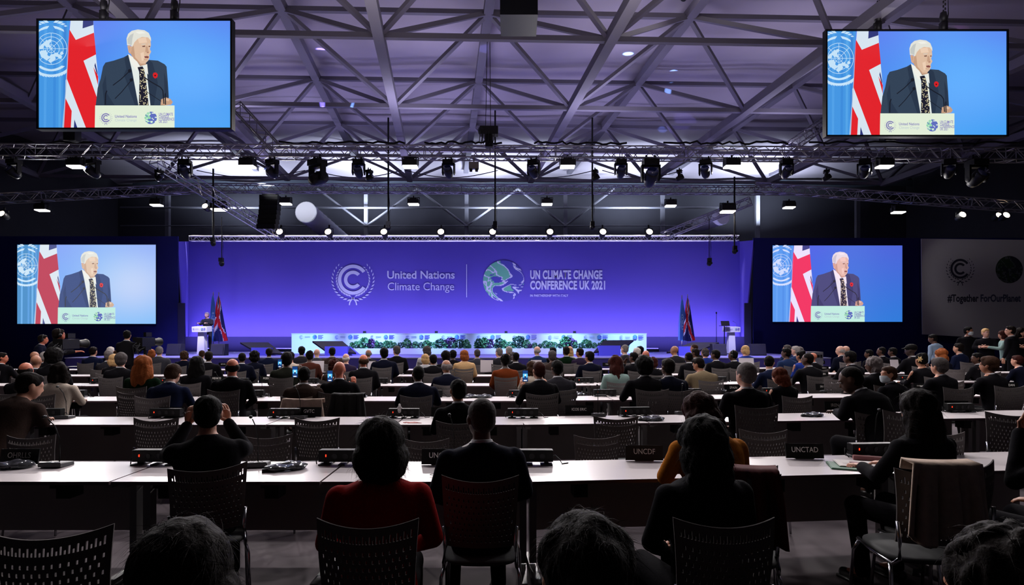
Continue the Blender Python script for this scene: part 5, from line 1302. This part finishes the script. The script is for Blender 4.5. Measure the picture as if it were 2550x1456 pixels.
def draped(name, label, cat, x, y, zt, w, drop, m, sd, front=.06, rz=0., top=.06):
    n, k = 34, 26; vs = []; fs = []; rnd = random.Random(sd); R = Matrix.Rotation(rz, 3, 'Z')
    for side in (1,):
        for j in range(k+1):
            v = j/k*(drop+front)-front
            for i in range(n+1):
                u = i/n-.5; fold = .03*math.sin(u*21+sd)+.015*math.sin(u*47+1)
                if v < 0: p = Vector((u*w, top+.02, v+.0)); p = Vector((u*w*1.0, top*.5-v*.18+.02, v))
                else: p = Vector((u*w*(1+.22*v/drop), -.03-.06*v+fold*min(1, v*5)-.02, -v*(1+.08*math.sin(u*9+sd))))
                p.z += .012*math.cos(u*3)+.02*(2*u)**2
                vs.append(R@p+Vector((x, y, zt)))
    for j in range(k):
        for i in range(n): a = j*(n+1)+i; fs.append((a, a+1, a+n+2, a+n+1))
    mb = MB(); mb.add(vs, fs); o = mb.build(name, m, None, True); md = o.modifiers.new('t', 'SOLIDIFY'); md.thickness = .012; return tag(o, label, cat)
def tabletop_things():
    def on(px, py, k=None):        # point on the desk plane
        D = F*(CZ-.742)/(py-HY); return (XX(px, D), D, .7405)
    for px, py, body, rz, two in ((50,1156,'OHRLLS',0,0),(1098,1156,'UNCCD',0,0),(1604,1146,'UNCDF',-.05,0),(2003,1141,'UNCTAD',-.06,0),
        (427,1038,'GECF',0,0),(770,1038,'GVTC',0,0),(1104,1038,'GWPO',0,0),(1442,1033,'ICOS ERIC',-.04,0),(2082,1022,'IRENA',-.08,0),(2382,1020,'ISA',-.09,0),
        (1826,975,'SPAIN',-.06,0),(2056,972,'SRI LANKA',-.08,0),(2300,970,'STATE OF PALESTINE',-.09,0),(2514,968,'SUDAN',-.09,0),(540,950,'MEXICO',0,0),(665,950,'PODER',0,0),(2046,938,'ZAMBIA',-.08,0),(2050,922,'A-BISSAU',-.08,0),(2043,906,'CAMBODIA',-.08,0),(556,912,'BENIN',0,0),(14,915,'BARBADOS',0,0),(1512,912,'MALI',0,0)):
        lo = on(px, py); near = py > 1100
        t = plate(body, lo, rz, 'black name plate reading %s in pale letters' % body, .29 if len(body) < 9 else .34, .115, .058 if len(body) < 8 else (.047 if len(body) < 10 else .030), (190,185,178) if body in ('OHRLLS','GECF','UNCDF','ISA','IRENA') else (250,246,240))
    mic = make_mic(); done = False
    for px, py, rz, lb in ((140,1160,0,'grey desk microphone base on the nearest desk beside the OHRLLS plate'),(640,1160,.2,'desk microphone on the nearest desk, right of the photographing man'),(160,1041,.1,'desk microphone beside the man in the brown suit, its dark head against the cream jacket'),(745,1041,0,'desk microphone right of the GVTC plate'),(1490,1035,0,'desk microphone right of the ICOS ERIC plate'),(2185,1133,-.1,'desk microphone near the papers beside the UNCTAD plate'),(2425,1022,-.1,'desk microphone right of the ISA plate'),(1700,1030,0,'desk microphone beside the auburn hair of the woman in mustard'),(545,984,0,'desk microphone on the third desk row before the bald-topped man'),(650,984,0,'desk microphone on the third desk row, left of the brown suit'),(1495,986,0,'desk microphone in the third desk row before the auburn waves'),(1130,1152,0,'desk microphone at the UNCCD plate before the grey-haired man')):
        lo = on(px, py)
        if not done: mic.location = lo; mic.rotation_euler.z = rz; mic['label'] = lb; mic['group'] = 'desk microphones'; done = True
        else: dup(mic, lo, rz, lb, 'desk microphones')
    bag = make_bag(); done = False
    for px, py, rz, s, lb in ((35,1164,.2,1,'headphones in clear plastic on the nearest desk below the OHRLLS plate'),(716,1168,.4,1.,'headphones in clear plastic on the nearest desk between photographing man and red top'),(1625,1046,0,1,'headphones in clear plastic on the second desk row right of the empty chair'),(893,990,.5,1,'headphones in clear plastic beside the bald phone holder'),(1168,990,.3,1,'headphones in clear plastic behind the grey-haired head in mid-hall'),(1205,990,0,1,'small plastic packet on the third desk row right of mid-hall'),(1438,984,.2,.9,'black headphones lying on the third desk row'),(1785,976,-.3,1.2,'dark red plastic packet beside the SPAIN plate'),(2025,1036,0,.9,'headphones with cable on the second desk row left of the IRENA plate'),(2060,976,0,.8,'black headset lying below the SRI LANKA plate')):
        lo = on(px, py)
        if not done: bag.location = lo; bag.rotation_euler.z = rz; bag['label'] = lb; bag['group'] = 'headphones on the desks'; done = True
        else: dup(bag, lo, rz, lb, 'headphones on the desks', s)
    ph = make_phone(); done = False
    for px, py, D, lb in ((697,915,9.9,'small lit phone held up by the man in the olive jacket'),(735,940,7.35,'dim phone held up by the brown-suited man'),(822,950,7.5,'bright phone screen held by the bald man in black'),(1308,950,7.35,'bright phone screen held by the man with reddish hair')):
        lo = P(px, py, D)
        if not done: ph.location = lo; ph['label'] = lb; ph['group'] = 'phones held up by the audience'; done = True
        else: dup(ph, lo, 0, lb, 'phones held up by the audience')
    # papers and booklets
    def sheet(px, py, w, h, rz, m, nm, lb, th=.004, dz=0.):
        lo = on(px, py); b = MB(); b.box((0,0,th/2+.001), (w,h,th)); b.box((.004,.003,th+.002), (w*.98,h*.97,.002)); return tag(b.build(nm, m, None, False, (lo[0], lo[1], lo[2]+dz), rz), lb, 'paper')
    wp = mat('paper', (222,216,212), .7); gp = mat('cover_green', (56,110,84), .6)
    sheet(2128,1163,.34,.24,-.35,gp,'booklet','green-edged booklet lying under printed sheets near the UNCTAD plate', .008)
    b = sheet(2140,1160,.31,.22,-.3,wp,'printed_sheet','white printed sheets with a small emblem near the UNCTAD plate', .004, .013)
    d = Draw(.0002); d.sc = .001; d.ell(-20,-30,42,24,(168,130,140),16)
    for k in range(5): d.poly([(-120,10+k*12),(110,10+k*12),(110,14+k*12),(-120,14+k*12)], (170,160,160))
    o = d.finish('print', M_PRT, b, (0,0,.010)); o.rotation_euler.x = -math.pi/2
    sheet(2172,1146,.26,.05,-.4,mat('pink_book', (150,96,96), .6),'book','thin pink-edged book beside the woman in black', .03)
    sheet(2068,976,.16,.12,-.1,wp,'paper_sheet','small white sheet below the SRI LANKA plate')
    sheet(2420,932,.3,.2,.2,wp,'paper_sheet','white sheets on a far desk near the dark red-haired man'); sheet(50,927,.35,.15,.2,wp,'paper_sheet','white sheets on the desk near the left picture edge behind the ruddy bald man')
    sheet(185,912,.3,.2,.1,wp,'paper_sheet','crumpled papers on a far desk right of the camera crew')
    # laptops seen from behind
    for px, py, D, w, rz, lb in ((792,900,14.6,.30,0,'pale laptop before the white-blond bald man'),(1212,898,14.7,.33,0,'pale open laptop right of the woman in beige'),(1859,893,14.4,.38,0,'white chair top or laptop behind the royal blue jacket'),(925,901,14.7,.2,.2,'pale sheet of a laptop before the balding grey man'),(1335,898,14.6,.28,-.2,'tilted pale laptop before the balding man in blue-grey'),(2228,897,14.6,.22,.1,'pale open papers held near the black cap')):
        t = thing('laptop', lb, 'laptop', (XX(px,D), D+1.6 if False else D, .742), rz, 'pale laptops at the farthest desks')
        zt = ZZ(py, D)-.742
        b = MB(); b.box((0,.0,max(.12,zt)/2+.02), (w,.012,max(.12,zt)), Matrix.Rotation(-.15,3,'X')); b.build('lid', mat('laptop_pale', (214,206,212), .4), t)
        b = MB(); b.box((0,.12,.01), (w,.22,.016)); b.build('base', mat('laptop_pale', (214,206,212), .4), t)
    # coats and cloths
    draped('coat', 'beige coat hung over the chair behind the GVTC plate', 'coat', XX(755,7.2), 7.2+.02, ZZ(996,7.2), .50, .36, mat('coat_beige', (190,165,150), .9, noise_amt=.3, nscale=12.), 2)
    draped('cloth', 'cream cloth with folds draped over a chair back at the right', 'cloth', XX(2350,3.0), 3.02, ZZ(1158,3.0), .34, .40, mat('cloth_creamdrape', (190,168,150), .9, noise_amt=.25, nscale=30.), 4, rz=-.1)
    draped('jacket', 'dark red jacket hung over the chair beside the woman in mustard', 'jacket', XX(1870,2.98), 3.03, ZZ(1176,2.98), .30, .42, mat('jacket_darkred', (78,10,12), .9), 1, rz=-.3)
    draped('coat', 'dark coat hung over the chair of the bald phone holder', 'coat', XX(868,7.5), 7.5, ZZ(982,7.5), .42, .4, mat('coat_dark', (26,24,26), .9), 3)
    # flower hair clip
    D = 10.28; mb = MB(); c = P(2291,894,D-.13)
    for k in range(6):
        a = k*math.pi/3; mb.add([(0,-.01,0),(.032*math.cos(a-.35),-.004,.032*math.sin(a-.35)),(.056*math.cos(a),0,.056*math.sin(a)),(.032*math.cos(a+.35),-.004,.032*math.sin(a+.35))], [(0,1,2,3)])
    o = mb.build('flower_hair_clip', mat('flower_yellow', (214,180,120), .6), None, False, c); md = o.modifiers.new('s','SOLIDIFY'); md.thickness = .01; tag(o, 'yellow star-shaped flower pinned in the dark hair of the woman in black', 'hair clip')
    # tv cameras
    for px, py, D, lb, s in ((168,850,11.7,'black shoulder television camera held by the camera operator',1.),(362,848,14.6,'black television camera with dangling cables on its tripod',1.15)):
        t = thing('television_camera', lb, 'camera', P(px, py, D)-Vector((0,0,.15)), 0., None, s)
        b = MB(); b.box((0,0,.1), (.16,.45,.2)); b.box((.02,.05,.27), (.06,.2,.1)); b.box((-.13,-.1,.16), (.1,.12,.1)); b.build('body', M_BLK, t)
        b = MB(); b.lathe([(0,0),(.07,0),(.075,.1),(.09,.28),(.1,.3),(0,.3)], (0,.2,.1), Matrix.Rotation(-math.pi/2,3,'X'), 14); b.build('lens', M_BLK, t, True)
        b = MB(); rnd = random.Random(px)
        for k in range(7): b.path([(rnd.uniform(-.08,.08),-.2,rnd.uniform(0,.2)),(rnd.uniform(-.14,.1),-.26,.02),(rnd.uniform(-.1,.1),-.25,rnd.uniform(-.18,-.08)),(rnd.uniform(-.08,.08),-.2,-.06),(rnd.uniform(-.06,.06),-.1,-.02)], .007, 5)
        b.build('cable', M_CHR if False else mat('cable_grey', (52,53,58), .4), t, True)
        if D > 13:
            b = MB(); b.box((0,0,-.04), (.14,.2,.08))
            b.tube((0,0,-.05), (0,0,-.7), .035)
            for a in (0.5, 2.6, 4.7): b.tube((0,0,-.5), (math.cos(a)*.45, math.sin(a)*.45, -1.36/1.15*1.0), .02)
            b.build('tripod', M_BLK, t)
        else:
            b = MB(); b.box((0,-.05,-.05), (.1,.3,.08)); b.build('shoulder_pad', M_BLK, t)
    D = 17.; t = thing('equipment_case', 'grey rack case with dials standing before the navy wall near the CAMBODIA plate', 'case', (XX(2030,D), D, 0))
    b = MB(); b.box((0,.25,.62), (40/F*D,.5,1.18)); b.build('case', mat('case_grey', (82,82,92), .5), t)
    b = MB(); b.box((-.12,-.01,1.08), (.12,.02,.1)); b.box((.05,-.01,1.08), (.16,.02,.08)); b.box((.18,-.01,1.08), (.05,.02,.1)); b.build('rack_panel', M_BLK, t)
    # small things on the desks
    lo = on(995,1040); t = thing('earphone_pouch', 'white pouch with a lead standing against the socket box by the GWPO plate', 'earphones', lo)
    b = MB(); b.ell((0,.0,.09), (.035,.015,.055)); b.ell((0,0,.15), (.015,.012,.02)); b.build('pouch', mat('pouch_white', (230,225,225), .5), t, True)
    b = MB(); b.path([(.02,0,.06),(.05,-.03,.03),(.09,-.06,.006),(.12,-.1,.004)], .004, 5); b.build('lead', mat('pouch_white', (230,225,225), .5), t, True)
    lo = on(1030,1052); b = MB(); rnd = random.Random(9); b.path([(rnd.uniform(-.12,.12),rnd.uniform(-.04,.04),.004) for _ in range(14)], .003, 5); tag(b.build('red_cord', mat('cord_red', (190,70,60), .5), None, True, lo), 'tangled thin red cord on the desk below the white pouch', 'cord')
    lo = on(2298,974); b = MB(); b.lathe([(0,0),(.028,0),(.036,.09),(.033,.09),(.026,.006),(0,.006)], (0,0,0), None, 18); tag(b.build('paper_cup', mat('cup_white', (232,228,228), .5), None, True, lo), 'small white cup below the STATE OF plate', 'cup')
    lo = on(2372,1153); b = MB(); b.ell((0,0,.018), (.06,.035,.02)); tag(b.build('soft_case', mat('case_pale', (110,106,104), .6), None, True, lo), 'small pale rounded case on the desk above the cream cloth', 'case')
    lo = on(2362,1146); b = MB(); b.lathe([(0,0),(.016,0),(.018,.03),(.012,.05),(0,.052)], (0,0,.03), None, 14); b.lathe([(0,0),(.02,0),(.02,.03),(0,.03)], (0,0,0), None, 14); tag(b.build('green_cap', mat('cap_green', (40,150,90), .4), None, True, lo), 'small green cap beside the woman in black, above the pale case', 'cap')
    lo = on(1090,1182); b = MB(); b.path([(0,0,.012),(.03,.03,.012),(.07,.05,.012)], .003, 5); b.path([(0,0,.012),(.05,-.02,.006),(.1,-.01,.006)], .003, 5)
    b.path([(.03*math.cos(a)-.02,.02*math.sin(a)-.03,.012) for a in [2*math.pi*i/12 for i in range(13)]], .002, 5); tag(b.build('spectacles', M_BLK, None, True, lo), 'folded thin spectacles on the nearest desk left of the grey-haired man', 'glasses')
    for i, px in enumerate((1614,1624,1632)):
        b = MB(); o = P(px, 993, 7.5); b.path([(0,0,0),(.004,-.01,-.04),(.0,.0,-.09)], .007, 6); tag(b.build('strap', mat('strap_grey', (190,190,190), .5), None, True, o), 'pale narrow strap hanging on a chair back below the broad dark-haired person', 'strap', 'pale straps on the chair back')
    # bracelet and red bag bits
    D = 3.3; b = MB()
    for k in range(3): b.path([(.036*math.cos(a),.036*math.sin(a),.012*k) for a in [2*math.pi*i/16 for i in range(17)]], .0035, 5)
    o = tag(b.build('bracelet', mat('bracelet_silver', (170,165,170), .2, .9), None, True), 'silver bracelet on the raised wrist at the right picture edge', 'bracelet'); return o
def build():
    world()
    for i, (px, py, D, st, hc, sk, cl, lb, o) in enumerate(PEOPLE):      # make every posed body first, while the scene is empty
        hy = o.get('hy'); hy = 15*round(math.degrees(.5*toward(px, D))/15) if hy is None else hy
        pose(o.get('lean',6), hy, o.get('hp',0), o.get('arm','table'), o.get('arm2'), o.get('stand',False), o.get('wide',1.), o.get('fem',False), VOX(D), o.get('leg','norm'), o.get('twist',0))
        if st != 'bald': hair(st, o.get('hsd',0), .007 if o.get('strand') else .011)
    furnish(); crowd(); br = tabletop_things(); shell(); roof(); stage(); screens(); rig()
    # bracelet sits on the left wrist of the person at the right edge
    for o in COL.objects:
        if o.get('label', '').startswith('person in black raising'):
            k = [v for kk, v in PM.items() if kk[3] == 'face' and kk[0] == -4][0]; s, sh, e, wv, fd, bk = k['arms'][1]
            m = Matrix.Translation(o.location) @ Matrix.Rotation(o.rotation_euler.z, 4, 'Z') @ Matrix.Scale(o.scale[0], 4)
            q = wv.lerp(e, .1); br.location = m @ q; br.rotation_euler = (e-wv).to_track_quat('Z','Y').to_euler()
build()
